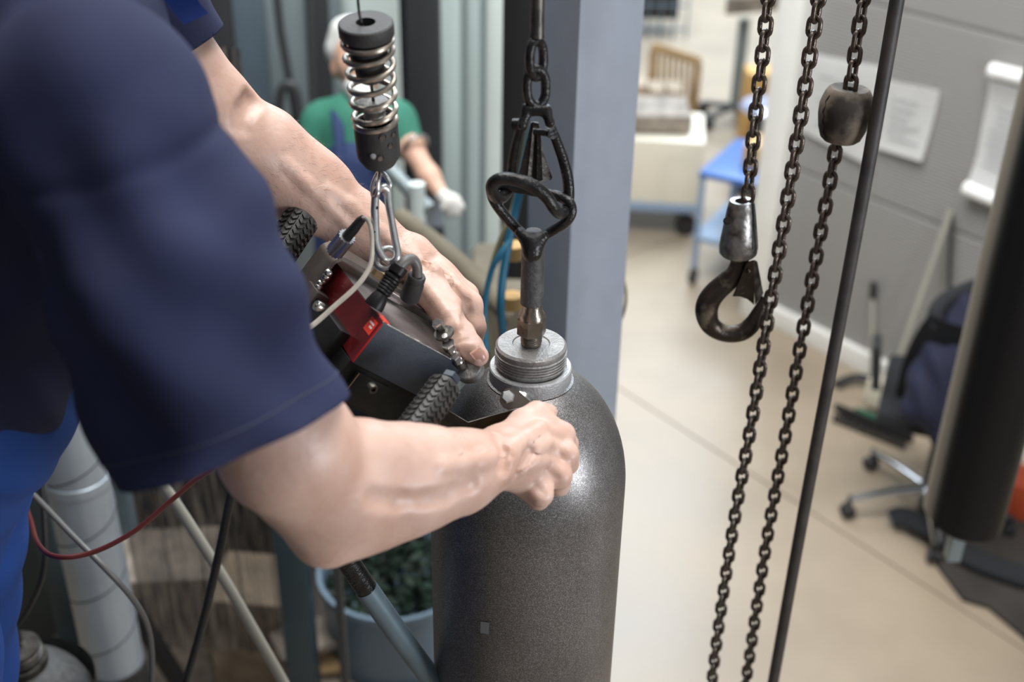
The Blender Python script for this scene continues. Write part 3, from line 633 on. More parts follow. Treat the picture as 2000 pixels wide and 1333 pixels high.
# knurled connector, its cable
q0, q1 = P(654, 492, 1.275), P(678, 462, 1.255); a_ = q1-q0; b = BM(); n_ = 30; x, y, z = frame(a_)
pts = [(px(18.5, 1.26) if k % 2 else px(15.5, 1.26)) for k in range(n_)]
for hseg in ((0, a_.length),):
    lo = [b.verts.new(q0+(x*cos(2*pi*k/n_)+y*sin(2*pi*k/n_))*pts[k]) for k in range(n_)]; hi = [b.verts.new(q0+z*a_.length+(x*cos(2*pi*k/n_)+y*sin(2*pi*k/n_))*pts[k]) for k in range(n_)]
    for k in range(n_): b.faces.new((lo[k], lo[(k+1) % n_], hi[(k+1) % n_], hi[k]))
    b.faces.new(lo[::-1]); b.faces.new(hi)
obj('knurled_connector', b, 'zinc', tool, smooth=0)
b = BM(); tube(b, [q1, P(690, 449, 1.247), P(704, 431, 1.24), P(710, 426, 1.238)], [px(11, 1.25), px(10.5, 1.25), px(9, 1.24), px(7, 1.24)], 16); obj('cable_boot', b, 'rubber', tool)
b = BM(); tube(b, spl([P(708, 427, 1.238), P(718, 430, 1.232), P(725, 448, 1.226), P(727, 480, 1.222), P(725, 512, 1.215), P(712, 540, 1.21), P(690, 566, 1.205), P(655, 597, 1.20), P(605, 640, 1.19), P(540, 680, 1.18)], 6),
     [px(r, 1.22) for r in spl1([4.5, 4.5, 4.5, 4.5, 5, 5, 5, 5, 5, 5], 6)], 10); obj('signal_cable', b, 'cable_beige', tool, label='beige cable looping down to the left')
# adjusting screws and roller feet
def studs(pl, m='bright_steel'):
    for (x0, y0, x1, y1, r, nn, d) in pl:
        a0, a1 = P(x0, y0, d), P(x1, y1, d+.012); b = BM(); L = (a1-a0).length; R = px(r, d); lathe(b, [(R*.85, 0), (R, L*.12), (R, L*.88), (R*.85, L)], a0, a1-a0, nn); obj('nut' if nn == 6 else 'stud', b, m, tool, smooth=20)
studs([(852, 630, 862, 643, 11, 6, 1.282), (868, 656, 874, 672, 7, 20, 1.282), (874, 670, 882, 683, 14, 6, 1.283), (881, 683, 889, 696, 9, 20, 1.285), (887, 694, 894, 705, 12, 6, 1.286), (894, 704, 903, 716, 10, 20, 1.288)])
b = BM(); lathe(b, [(.004, 0), (.0105, 0), (.0115, .001), (.0115, .0025), (.009, .003)], P(866, 649, 1.288), P(872, 662, 1.295)-P(866, 649, 1.288), 28); obj('washer', b, 'worn_steel', tool)
b = BM(); q = P(917, 722, 1.305); a_ = P(903, 700, 1.287)-q; lathe(b, [(0, -.006), (.0145, -.006), (.0155, -.005), (.0155, .004), (.0145, .005), (.008, .006), (0, .006)], q, a_, 40); obj('roller_foot', b, 'plug_metal', tool)
# V-shaped saddle resting on the shoulder
v0, v1, v2 = P(858, 792, 1.285), P(914, 826, 1.262), P(1046, 788, 1.292)
dn = P(914, 870, 1.305)-v1
b = BM(); prism(b, [v0, v1, v1+dn, v0+dn], M3 @ Vector((0, 0, -.0025))); prism(b, [v1, v2, v2+dn*.9, v1+dn], M3 @ Vector((0, 0, -.0025))); sd = obj('saddle_plate', b, 'rust_plate', tool, label='rusty brown V-shaped saddle plate', smooth=20)
b = BM(); tube(b, [v0, v1, v2], .0007, 8); obj('saddle_edge', b, 'worn_steel', sd, label='worn bright upper edge')
fz = ray(990, 780)
ear = [P(x, y, 1.283) for x, y in ((975, 784), (978, 771), (988, 759), (1001, 757), (1012, 764), (1036, 784), (1030, 795), (992, 801), (982, 796))]
b = BM(); prism(b, ear, fz.normalized()*.003, .0005); ee = obj('ear_plate', b, 'taupe_metal', tool, smooth=30)
b = BM(); lathe(b, [(.0056, -.002), (.0074, 0), (.0074, .0045), (.0060, .0062), (0, .0065)], P(992, 777, 1.279), -fz+Z*.3, 6, phase=.3); obj('hex_bolt', b, 'zinc', ee, smooth=20)
b = BM(); lathe(b, [(.0, -.002), (.0115, -.002), (.0125, 0), (.0125, .006), (.011, .007), (0, .007)], P(1017, 787, 1.305), P(1022, 776, 1.31)-P(1017, 787, 1.305), 32); obj('roller_foot', b, 'bright_steel', tool)

# ================================================================== the worker in front
PX = 'adult bent over the tool: navy t-shirt and blue work trousers, both forearms reaching to the cylinder'
wk = empty('person', (-.85, .95, 1.05), 'person in navy t-shirt and blue overalls leaning in from the left with bare forearms', 'person')
pr = []
# near (right) arm
pr += chain_prims([(220, 240, .87, 120), (400, 600, .92, 128), (560, 872, .98, 128), (655, 955, 1.03, 112), (780, 937, 1.08, 102), (890, 923, 1.13, 78), (985, 893, 1.18, 57)])
pr += chain_prims([(600, 960, 1.01, 90), (637, 1040, 1.035, 60), (700, 1000, 1.06, 78), (820, 975, 1.11, 62)])
# muscle ridge
pr += chain_prims([(720, 880, 1.03, 60), (850, 885, 1.085, 38), (960, 880, 1.145, 22)])
def hand(pr, wr, mcps, fingers, thumb, web, k=.006):
    for m in mcps: pr += [(*q, .010) for q in chain_prims([wr, ((wr[0]+m[0])/2, (wr[1]+m[1])/2, (wr[2]+m[2])/2, (wr[3]*.42+m[3]*.6)), m])]
    for f in fingers: pr += [(*q, k+.002) for q in chain_prims(f)]
    pr += [(*q, .007) for q in chain_prims(thumb)]
    if web: pr += [(*q, .01) for q in chain_prims(web)]
hand(pr, (985, 893, 1.185, 56),
     [(1062, 832, 1.222, 27), (1078, 866, 1.212, 27), (1072, 903, 1.204, 26), (1050, 934, 1.198, 24)],
     [[(1062, 832, 1.222, 25), (1098, 850, 1.222, 23), (1106, 868, 1.245, 21), (1088, 872, 1.262, 18)],
      [(1078, 866, 1.212, 25), (1106, 888, 1.208, 22), (1108, 905, 1.23, 20), (1090, 908, 1.252, 17)],
      [(1072, 903, 1.204, 25), (1093, 930, 1.198, 22), (1092, 948, 1.222, 19), (1072, 946, 1.245, 16)],
      [(1050, 934, 1.198, 23), (1057, 966, 1.186, 21), (1052, 976, 1.206, 18), (1036, 966, 1.228, 16)]],
     [(990, 862, 1.195, 34), (1022, 828, 1.215, 28), (1048, 808, 1.225, 22), (1070, 806, 1.238, 18)],
     [(1005, 900, 1.19, 40), (1040, 880, 1.20, 36), (1060, 860, 1.215, 30)])
# pinky heel bulge, knuckles
pr += [(*q, .008) for q in chain_prims([(1000, 920, 1.19, 34), (1035, 950, 1.20, 30)])]
near_n = len(pr)
# far (left) arm
far = chain_prims([(285, 10, 1.26, 74), (418, 220, 1.32, 80), (482, 295, 1.35, 88), (604, 372, 1.39, 74), (697, 436, 1.41, 57), (798, 511, 1.42, 43)])
far += chain_prims([(528, 275, 1.36, 60), (636, 362, 1.395, 44)])
hand(far, (800, 508, 1.42, 45),
     [(912, 597, 1.40, 30), (905, 580, 1.425, 30), (888, 572, 1.445, 28), (870, 568, 1.46, 25)],
     [[(912, 597, 1.40, 28), (926, 640, 1.395, 21.5), (922, 668, 1.402, 18), (903, 682, 1.41, 16)],
      [(905, 580, 1.425, 26), (924, 628, 1.43, 21), (916, 662, 1.43, 18), (896, 676, 1.43, 15)],
      [(888, 572, 1.445, 25), (908, 620, 1.455, 20), (898, 652, 1.45, 17), (880, 664, 1.45, 15)],
      [(870, 568, 1.46, 22), (886, 612, 1.475, 18), (874, 636, 1.47, 16), (860, 645, 1.465, 14)]],
     [(832, 556, 1.385, 40), (872, 606, 1.355, 32), (897, 646, 1.325, 25.5), (905, 660, 1.318, 24), (918, 678, 1.305, 24), (935, 696, 1.297, 20)],
     [(850, 560, 1.41, 40), (885, 590, 1.39, 32)])
def surf(x, y, prims, k, t0):
    v = ray(x, y); o = Vector((0, 0, H)); t = t0
    for _ in range(60):
        d = float(sdf_eval(np.array([o+v*t]), prims, k)[0]); t += d*.8/v.length
        if abs(d) < 1e-4: break
    return o+v*t
def line_on(pts, r, sink, prims, t0, k=.018):    # sink > 0: ridge sunk into the skin, < 0: groove floating above it
    out = []
    for (x, y) in pts:
        q = surf(x, y, prims, k, t0); out.append(q+ray(x, y).normalized()*r*sink)
    return [(out[i], r, out[i+1], r) for i in range(len(out)-1)]
nearb, farb = list(pr), list(far); N0, F0 = .85, 1.2
for pts, r, c in (([(740, 975), (790, 984), (840, 983), (890, 970), (930, 952)], .010, .80), ([(1010, 925), (1024, 900), (1036, 882)], .005, .75),
                  ([(1080, 884), (1096, 893)], .003, .5), ([(1068, 920), (1086, 935)], .003, .5), ([(1086, 850), (1102, 858)], .003, .5), ([(972, 850), (985, 880), (982, 915)], .006, .7), ([(1046, 948), (1062, 962)], .003, .5)):
    SUB += line_on(pts, r, -c, nearb, N0)
for pts, r, c in (([(860, 912), (900, 906), (940, 900), (985, 885)], .0035, .85), ([(985, 930), (1015, 912), (1040, 902), (1062, 902)], .0034, .65),
                  ([(990, 905), (1010, 892), (1040, 876), (1070, 866)], .0036, .65), ([(985, 885), (1005, 870), (1030, 852), (1058, 834)], .0036, .65)):
    pr += [(*q, .012) for q in line_on(pts, r, c, nearb, N0)]
for pts, r, c in (([(884, 650), (903, 641), (918, 642)], .0022, .45), ([(888, 658), (905, 650), (922, 651)], .0022, .45), ([(893, 667), (908, 660), (926, 661)], .0020, .45), ([(915, 590), (912, 620), (915, 638)], .006, .6), 
                  ([(500, 190), (485, 215), (478, 245)], .014, .75), ([(826, 520), (850, 500)], .005, .6), ([(870, 540), (895, 575), (915, 610)], .004, .6)):
    SUB += line_on(pts, r, -c, farb, F0)
for pts, r, c in (([(640, 372), (680, 400), (740, 450), (800, 505)], .0032, .8), ([(560, 320), (600, 360), (640, 400), (680, 440)], .0032, .85), ([(810, 500), (850, 528), (885, 560), (908, 592)], .0036, .6), ([(822, 545), (835, 562), (850, 580), (875, 612)], .0042, .65),
                  ([(840, 510), (880, 545), (918, 590)], .0030, .65)):
    far += [(*q, .011) for q in line_on(pts, r, c, farb, F0)]
# trunk, neck and head (beyond the frame), legs
trunk = chain_prims([(30, 90, 1.06, 220), (-140, 560, 1.16, 240), (-190, 900, 1.32, 200)])+[(P(150, 180, .95), .05, P(150, -60, 1.18), .05), (P(150, -60, 1.20), .05, P(285, 10, 1.26), .04)]
nk = P(40, -200, 1.06); hd = nk+Vector((.10, .03, .17)); fwd = Vector((.80, .25, -.5)).normalized(); sd_ = fwd.cross(Z).normalized(); upv = sd_.cross(fwd)
head = [(nk, .06, hd, .062), (hd, .083, hd+fwd*.03+upv*.03, .085), (hd+fwd*.03-upv*.05, .055, hd+fwd*.065-upv*.085, .035, .02), (hd+fwd*.10, .012, hd+fwd*.115-upv*.025, .014, .012),
        (hd+fwd*.098-upv*.055+sd_*.02, .008, hd+fwd*.098-upv*.055-sd_*.02, .008, .008), (hd+sd_*.083, .012, hd+sd_*.087-upv*.04, .010, .008), (hd-sd_*.083, .012, hd-sd_*.087-upv*.04, .010, .008)]
hip = P(-190, 900, 1.34)
f1 = Vector((-.72, .82, 1.13)); f2 = Vector((-.92, 1.12, 1.13))
legs = []
for f_, s_ in ((f1, -.09), (f2, .09)):
    h_ = hip+Vector((0, s_, -.02)); kn = (h_+f_)/2+Vector((.05, 0, .02)); legs += [(h_, .095, kn, .07), (kn, .068, f_, .05)]
me = blob(pr+far+trunk+head, .018, .0027); SUB.clear()
body = finish('body', me, 'skin', wk, smooth=180)
for (x, y, d, s_) in ((937, 695, 1.297-.0118, 1),):
    n_ = -ray(x, y).normalized(); u = (P(952, 711, d)-P(925, 680, d)).normalized(); w = n_.cross(u); n2 = (n_*.93+w*0.0+u*.25).normalized(); u = (u-n2*u.dot(n2)).normalized(); w = n2.cross(u)
    b = BM(); c = P(x, y, d); g0 = []
    for i in range(7):
        for j in range(7):
            a = (i/6-.5)*2; bb = (j/6-.5)*2; lim = math.sqrt(max(0, 1-.55*a*a)) if a > 0 else 1-.12*a*a
            g0.append(b.verts.new(c+u*a*.0085+w*bb*lim*.0072-n2*(.0022*bb*bb+.0014*a*a)))
    for i in range(6):
        for j in range(6): b.faces.new((g0[i*7+j], g0[i*7+j+1], g0[(i+1)*7+j+1], g0[(i+1)*7+j]))
    bmesh.ops.solidify(b, geom=b.faces[:], thickness=-.0008)
    obj('thumbnail', b, 'nail', body, label='short rounded thumbnail', smooth=180)
# short hairs on the forearm
def forearm_hair():
    c = np.empty(len(body.data.vertices)*3); body.data.vertices.foreach_get('co', c); c = c.reshape(-1, 3)+np.array(ORG[wk.name]); nn = np.empty(len(c)*3)
    body.data.vertices.foreach_get('normal', nn); nn = nn.reshape(-1, 3)
    a = np.array(P(487, 285, 1.35)); b2 = np.array(P(830, 520, 1.42)); ab = b2-a; t = (c-a)@ab/(ab@ab); d = np.linalg.norm(c-a-t[:, None]*ab, axis=1)
    a3 = np.array(P(700, 960, 1.05)); b3 = np.array(P(985, 893, 1.18)); ab3 = b3-a3; t3 = (c-a3)@ab3/(ab3@ab3); d3 = np.linalg.norm(c-a3-t3[:, None]*ab3, axis=1)
    i1 = np.where((t > .1) & (t < 1) & (d < .07))[0]; idx = np.random.choice(i1, 1500)
    b = BM(); dirn = ab/np.linalg.norm(ab)
    for i in idx:
        n_ = Vector(nn[i]); g_ = Vector(dirn)*.8+Vector(np.random.normal(0, .45, 3)); g_ = (g_-n_*g_.dot(n_)).normalized(); p = Vector(c[i]); L = random.uniform(.006, .012)
        s = n_.cross(g_).normalized()*.00007
        q = [p, p+g_*L*.4+n_*L*.35, p+g_*L*.8+n_*L*.45]
        v_ = [b.verts.new(q[0]-s), b.verts.new(q[0]+s), b.verts.new(q[1]+s), b.verts.new(q[1]-s), b.verts.new(q[2])]
        b.faces.new((v_[0], v_[1], v_[2], v_[3])); b.faces.new((v_[3], v_[2], v_[4]))
    obj('arm_hair', b, 'arm_hair', body, kind='stuff', label='short dark hairs on the forearm', smooth=0)
forearm_hair()
# hair of the head
me = blob([(hd-fwd*.012+upv*.012, .092, hd+upv*.035-fwd*.01, .090), (hd-fwd*.04-upv*.03, .07, hd-fwd*.03, .08)], .02, .008, disp=lambda c: .002*np.sin(c[:, 0]*300)*np.sin(c[:, 1]*280)); hair = finish('hair', me, 'arm_hair', wk, smooth=180)
# t-shirt
def folds(c):
    s0 = np.array(P(200, 230, .87)); s1 = np.array(P(450, 880, .93)); ax = (s1-s0)/np.linalg.norm(s1-s0); q = c-s0; h = q@ax; w = np.cross(ax, np.array(ray(300, 500))); w /= np.linalg.norm(w); u = q@w
    f = .0085*np.sin(u*48+h*16+1.4*np.sin(h*22))*np.clip((h+.02)/.1, 0, 1)
    f += .0055*np.sin(u*80-h*34+2+1.5*np.sin(h*15+u*20))*np.clip((h)/.12, 0, 1)+.003*np.sin(h*75+u*18)*np.exp(-((h-.12)/.08)**2)
    f += .002*np.sin(c[:, 0]*60+c[:, 2]*45)
    seam = np.exp(-((h-.045+u*u*2.2)/.007)**2)*-.0030
    return f+seam
sA, sB = P(330, 550, .885), P(458, 885, .930)
hn = (sB-sA).normalized(); vr_ = ray(450, 860).normalized(); hn = (hn-vr_*hn.dot(vr_)*.45).normalized(); hc_ = P(446, 856, .926)
s0_ = P(200, 230, .87); ax_ = (P(450, 880, .93)-s0_).normalized(); HEM = (hc_-s0_).dot(ax_)
sh_ = [(*q, .02) for q in chain_prims([(188, 225, .875, 230), (322, 550, .885, 230), (444, 882, .93, 232), (492, 990, .95, 232)])]
sh = []
sh += chain_prims([(40, 90, 1.06, 285), (-135, 620, 1.14, 300)])+[(P(150, 180, .93), .07, P(150, -60, 1.18), .065, .03)]
sh += [(*q, .012) for q in chain_prims([(170, -120, 1.20, 112), (298, 8, 1.26, 95), (386, 150, 1.30, 93)])]
sh += sh_
me = blob(sh, .05, .0045, disp=folds)
bisect_remove(me, hc_, hn, P(500, 990, .95), .22)
def ring_on(me, p, n, centre, rad, lift):
    b_ = BM(); b_.from_mesh(me); c = Vector(centre); fs = [f for f in b_.faces if (f.calc_center_median()-c).length < rad]
    r_ = bmesh.ops.bisect_plane(b_, geom=fs+list({e for f in fs for e in f.edges})+list({v for f in fs for v in f.verts}), plane_co=p, plane_no=n)
    vs = [g.co.copy() for g in r_['geom_cut'] if isinstance(g, bmesh.types.BMVert)]; b_.free()
    m_ = sum(vs, Vector())/len(vs); x, y, z = frame(n); vs.sort(key=lambda q: math.atan2((q-m_).dot(y), (q-m_).dot(x)))
    return [q+(q-m_).normalized()*lift for q in vs[::2]]
hem_ring = ring_on(me, hc_-hn*.020, hn, hc_-hn*.02, .135, .0002)
fa, fb = P(302, 8, 1.27), P(392, 146, 1.31); n2 = (fb-fa).normalized(); bisect_remove(me, P(354, 94, 1.29), n2, P(394, 162, 1.31), .096)
# neck opening
shirt = finish('t_shirt', me, 'navy', wk, smooth=180); md = shirt.modifiers.new('thick', 'SOLIDIFY'); md.thickness = .002; md.offset = -1
b = BM(); tube(b, hem_ring, .0007, 6, closed=True); obj('hem_stitch', b, 'navy_stitch', shirt, label='stitched hem line of the sleeve')
# overalls
ov = chain_prims([(-90, 775, 1.18, 232), (-190, 900, 1.30, 240)])+[(a, ra*1.18, b_, rb*1.25) for a, ra, b_, rb in legs]
def ofold(c): return .0022*np.sin(c[:, 2]*55+c[:, 0]*60+2*np.sin(c[:, 1]*20))+.0025*np.sin(c[:, 2]*25-c[:, 0]*110)
me = blob(ov, .05, .007, disp=ofold); finish('overalls', me, 'overall_blue', wk, smooth=180)
b = BM(); rows = []
for (x, y, d) in ((320, -60, 1.06), (345, -15, 1.09), (368, 16, 1.12), (385, 36, 1.17)):
    rows.append([b.verts.new(P(x-26, y+12, d)), b.verts.new(P(x+22, y-10, d))])
for r0, r1 in zip(rows, rows[1:]): b.faces.new((r0[0], r0[1], r1[1], r1[0]))
bmesh.ops.solidify(b, geom=b.faces[:], thickness=.004); obj('shoulder_strap', b, 'overall_blue', wk, label='bright blue shoulder strap')
for f_ in (f1, f2):
    me = blob([(f_+Vector((-.04, 0, -.03)), .045, f_+Vector((.16, .02, -.045)), .035)], .01, .006); finish('boot', me, 'rubber', wk, smooth=180)
# platform he stands on
e = empty('work_platform', (-1.2, .75, 0), 'steel working platform under the worker, left of the cylinder', 'platform')
for k in range(7): b = BM(); abox(b, -1.95, -.62, .25+k*.155, .25+k*.155+.145, 1.02, 1.05, .004); obj('deck_plank', b, 'dark_frame', e)
for x_ in (-1.85, -.70):
    for y_ in (.3, 1.25): b = BM(); abox(b, x_-.03, x_+.03, y_-.03, y_+.03, 0, 1.02, .003); obj('leg', b, 'dark_frame', e)

# ================================================================== lower left: duct, rails, cables
def vtube(x, y, r, rad, z0, z1, name, m, label, cat, n=32, group=None):
    p = V(x, y, r); b = BM(); tube(b, [(p.x, p.y, z0), (p.x, p.y, z1)], rad, n); return obj(name, b, m, label=label, cat=cat, group=group)
p = V(165, 1000, 1.95); e = empty('ventilation_duct', (p.x, p.y, 0), 'grey spiral-seam ventilation pipe rising behind the worker at the left', 'duct')
zb = V(200, 1300, 1.95).z; b = BM(); tube(b, [(p.x, p.y, zb), (p.x, p.y, 3.2)], .0625, 40); obj('pipe', b, 'duct', e)
for k in range(14):
    z = zb-.02+k*.15; b = BM(); pts = [Vector((p.x+.0628*cos(t), p.y+.0628*sin(t), z+.15*(t/(2*pi)))) for t in np.linspace(0, 2*pi, 36)]
    tube(b, pts, .0014, 6); obj('seam_rib', b, 'dark_frame', e)
zz1 = V(150, 935, 1.95).z; b = BM(); lathe(b, [(.0625, -.012), (.0655, -.010), (.0655, .010), (.0625, .012)], (p.x, p.y, zz1), Z, 40, closed_ends=False); obj('joint_band', b, 'duct', e)
b = BM(); tube(b, [(p.x, p.y, zb+.012), (p.x, p.y, zb-.05), (p.x-.0, p.y, 0.0)], .068, 40); obj('lower_socket', b, 'rubber', e, label='dark lower pipe socket')
def pipe(pts, r, name, m, label, cat, n=12, sp=6):
    b = BM(); tube(b, spl([P(*q) for q in pts], sp), r, n); return obj(name, b, m, label=label, cat=cat)
pipe([(30, 930, 1.85), (58, 1010, 1.7), (74, 1062, 1.55), (110, 1088, 1.5), (180, 1080, 1.5), (260, 1040, 1.5), (330, 982, 1.5), (372, 945, 1.5), (440, 880, 1.5), (470, 700, 1.5)], .0034, 'red_hose', 'hose_red', 'thin dark red hose sagging in front of the grey pipe', 'hose')
pipe([(-20, 890, 2.0), (60, 962, 1.75), (140, 1045, 1.65), (200, 1105, 1.62), (255, 1165, 1.65), (285, 1215, 1.7), (296, 1270, 1.75), (296, 1350, 1.8), (290, 1500, 1.95)], .0042, 'grey_cable', 'cable_grey', 'grey cable crossing the ventilation pipe and bending straight down', 'cable')
pipe([(40, 820, 1.78), (76, 920, 1.78), (88, 1040, 1.78), (84, 1120, 1.8), (60, 1180, 1.85), (30, 1225, 1.9), (-40, 1290, 2.0)], .0045, 'black_cable', 'cable_black', 'black cable curving down above the lower left gas cylinder', 'cable')
pipe([(470, 850, 1.6), (452, 960, 1.62), (428, 1080, 1.66), (398, 1210, 1.72), (360, 1345, 1.8), (330, 1450, 1.9)], .0062, 'braided_cable', 'cable_black', 'black braided cable hanging below the navy sleeve hem', 'cable', sp=10)
pipe([(250, 860, 1.75), (330, 965, 1.8), (430, 1120, 1.86), (500, 1240, 1.92), (560, 1345, 1.98), (600, 1420, 2.0)], .0085, 'beige_tube', 'tube_beige', 'thin beige tube slanting down below the navy sleeve', 'tube')
e = empty('hand_rail', P(700, 1130, 1.42), 'scratched blue-grey steel rail slanting down from the elbow to the cylinder foot', 'rail')
b = BM(); tube(b, [P(600, 990, 1.36), P(668, 1080, 1.40), P(722, 1160, 1.44)], .0135, 28); obj('bare_section', b, 'black_steel', e, label='dark scraped section of the rail')
b = BM(); tube(b, [P(715, 1150, 1.435), P(775, 1235, 1.475), P(850, 1338, 1.53), P(950, 1480, 1.6)], .0142, 28); obj('painted_section', b, 'rail_steel', e)
vtube(545, 1150, 2.35, .0, 0, .1, 'x', 'teal_dark', 'x', 'x') if False else None
def vpost(x0, x1, y, r, dep, name, m, label, cat, z0=0, z1=3.4, group=None, bev=.004, parent=None):
    a, c = V(x0, y, r), V(x1, y, r); b = BM(); abox(b, a.x, c.x, r, r+dep, z0, z1, bev)
    return obj(name, b, m, parent, label=label, cat=cat, group=group)
vpost(548, 604, 1200, 2.3, .08, 'frame_post', 'teal_dark', 'dark teal steel post below the near elbow', 'post', z1=1.75)
vpost(222, 262, 1050, 2.15, .04, 'frame_post', 'rail_steel', 'slim blue-grey post right of the ventilation pipe', 'post', z0=1.0, z1=1.9)
vpost(90, 128, 1150, 2.6, .04, 'frame_post', 'teal_dark', 'dark teal upright between the blue trousers and the pipe', 'post', z1=2.0)
vpost(-200, 235, 1150, 2.85, .04, 'tool_cabinet', 'teal_dark', 'dark teal cabinet behind the blue trousers', 'cabinet', z1=2.0)
b = BM(); tube(b, [V(196, 860, 2.15), V(236, 1110, 2.15), Vector((V(236, 1110, 2.15).x, 2.15, 0))], .010, 16); obj('dark_conduit', b, 'dark_frame', label='dark conduit close beside the right edge of the grey pipe', cat='pipe')
# frame sill under the strip curtain
b = BM(); pa = V(258, 1185, 2.3); pb_ = V(356, 1345, 2.3); box(b, (pa+pb_)/2, (pb_-pa).normalized(), Y, (pb_-pa).normalized().cross(Y), (pb_-pa).length, .04, .035, .003); obj('frame_sill', b, 'very_dark', label='black sloping sill below the strip curtain', cat='sill')
# strip curtain
e = empty('strip_curtain', V(400, 1250, 2.45), 'dusty translucent plastic strip curtain below the sleeve', 'curtain')
xs = list(range(258, 560, 34))
for i, x_ in enumerate(xs):
    a, c = V(x_, 1100, 2.45), V(x_+37, 1100, 2.45); b = BM(); ry = 2.45+(.012 if i % 2 else 0); pts = [Vector((a.x+(c.x-a.x)*t, ry+.008*sin(pi*t), .35)) for t in (0, .25, .5, .75, 1)]
    vs = [[b.verts.new(q) for q in pts], [b.verts.new(q+Vector((0, 0, 1.7))) for q in pts]]
    for k in range(4): b.faces.new((vs[0][k], vs[0][k+1], vs[1][k+1], vs[1][k]))
    bmesh.ops.solidify(b, geom=b.faces[:], thickness=.002); obj('strip', b, 'strip_clear', e)
# timber and cartons behind the strips
def gbox(x, y, z0, z1, w, dpt, yaw, name, m, label, cat, group=None, bev=.005, parent=None, zg=None):
    c = G(x, y, z0 if zg is None else zg); ax = Vector((cos(yaw), sin(yaw), 0)); ay = Vector((-sin(yaw), cos(yaw), 0)); b = BM(); box(b, Vector((c.x, c.y, (z0+z1)/2)), ax, ay, Z, w, dpt, z1-z0, bev)
    return obj(name, b, m, parent, label=label, cat=cat, group=group)
gbox(345, 1330, 0, .50, .34, .24, .1, 'carton', 'timber_grey', 'pale carton behind the left half of the strip curtain', 'box')
gbox(520, 1345, 0, .44, .22, .22, -.1, 'carton', 'timber_pale', 'pale carton behind the right half of the strip curtain', 'box')
gbox(400, 1060, 0, .9, .8, .25, 0, 'storage_rack', 'dark_frame', 'dark rack deep behind the strip curtain', 'rack')
# blue bin with greenery
p = V(770, 1110, 2.55); zt = p.z; e = empty('blue_bin', (p.x, p.y, 0), 'round light blue bin filled with dark green leaves left of the cylinder', 'bin')
b = BM(); lathe(b, [(.15, 0), (.17, .02), (.20, zt-.02), (.212, zt-.02), (.212, zt), (.20, zt), (.19, zt-.05), (0, zt-.05)], (p.x, p.y, 0), Z, 48, closed_ends=False); obj('tub', b, 'bin_blue', e)
b = BM()
for k in range(700):
    an = random.uniform(0, 2*pi); rr_ = .18*math.sqrt(random.random()); q = Vector((p.x+rr_*cos(an), p.y+rr_*sin(an), zt-.05+random.random()*.10*(1.2-rr_/.18))); d = Vector(np.random.normal(0, 1, 3)).normalized()*.028; s = Vector(np.random.normal(0, 1, 3)).cross(d).normalized()*.011
    v_ = [b.verts.new(q-d), b.verts.new(q+s), b.verts.new(q+d), b.verts.new(q-s)]; b.faces.new(v_)
obj('leaves', b, 'green_leaf', e, kind='stuff', smooth=0)
b = BM(); lathe(b, [(.21, zt*.55), (.205, zt*.55-.03), (.19, zt*.55-.03)], (p.x, p.y, 0), Z, 40, closed_ends=False); obj('hoop', b, 'timber_pale', e)
# pallets and planks at the bottom
e = empty('pallet_stack', G(690, 1290, .2), 'stack of wooden pallets with loose blocks below the elbow', 'pallet')
for (x, y, z, w, dp, yw, m) in ((640, 1230, .42, .30, .12, .5, 'timber_grey'), (700, 1270, .34, .36, .12, .2, 'timber'), (640, 1330, .30, .3, .1, .5, 'timber_grey')):
    c = G(x, y, z); b = BM(); box(b, Vector((c.x, c.y, z-.01)), Vector((cos(yw), sin(yw), 0)), Vector((-sin(yw), cos(yw), 0)), Z, w, dp, .022, .002); obj('plank', b, m, e)
for (x, y, z) in ((690, 1270, .30), (655, 1320, .24)):
    c = G(x, y, z); b = BM(); box(b, Vector((c.x, c.y, z/2)), X, Y, Z, .1, .1, z, .003); obj('block', b, 'timber_grey', e)
vpost(652, 668, 1150, 2.0, .02, 'thin_bar', 'dark_frame', 'thin dark upright bar just left of the slanting rail', 'bar', z0=.4, z1=1.35)
gbox(560, 1280, 0, .03, 1.5, 1.0, 0, 'dark_floor_mat', 'floor_dark', 'dark oily mat under the strip curtain and the pallets', 'mat')

# ================================================================== upper left: enclosure panels
e = empty('machine_enclosure', (-1.0, 4.6, 0), 'tall blue-grey machine enclosure behind the second worker', 'machine')
for (x0, x1, m, r) in ((300, 425, 'cabinet_blue', 4.6), (428, 470, 'dark_frame', 4.62), (472, 528, 'cabinet_blue', 4.6), (531, 610, 'cabinet_grey', 4.65), (612, 650, 'dark_frame', 4.6), (652, 676, 'cabinet_grey', 4.62), (678, 782, 'pale_panel', 4.7), (784, 806, 'very_dark', 4.5), (-200, 298, 'cabinet_blue', 4.6)):
    a, c = V(x0, 200, r), V(x1, 200, r); b = BM(); abox(b, a.x, c.x, r, r+.05, 0, 3.0, .006); obj('enclosure_panel', b, m, e)
b = BM(); tube(b, [V(535, -60, 4.4), V(548, 60, 4.4), V(575, 210, 4.4), V(590, 330, 4.4)], .016, 10); tube(b, [V(600, -60, 4.4), V(612, 220, 4.4)], .014, 10); obj('pipe_run', b, 'dark_frame', e)
b = BM(); tube(b, spl([V(545, 240, 4.3), V(548, 180, 4.3), V(565, 165, 4.3), V(580, 185, 4.3), V(588, 260, 4.3)], 5), .018, 10); obj('bent_hose', b, 'dark_frame', e)
e = empty('glass_screen', V(920, 500, 3.6), 'tall pale green glass screen left of the black mast', 'screen')
for i, (x0, x1, m) in enumerate(((864, 908, 'glass_panel'), (911, 944, 'glass_panel'), (947, 984, 'pale_panel'))):
    a, c = V(x0, 250, 3.75), V(x1, 250, 3.75); b = BM(); abox(b, a.x, c.x, 3.75, 3.77, 0.2, 3.2, .003); obj('pane', b, m, e)
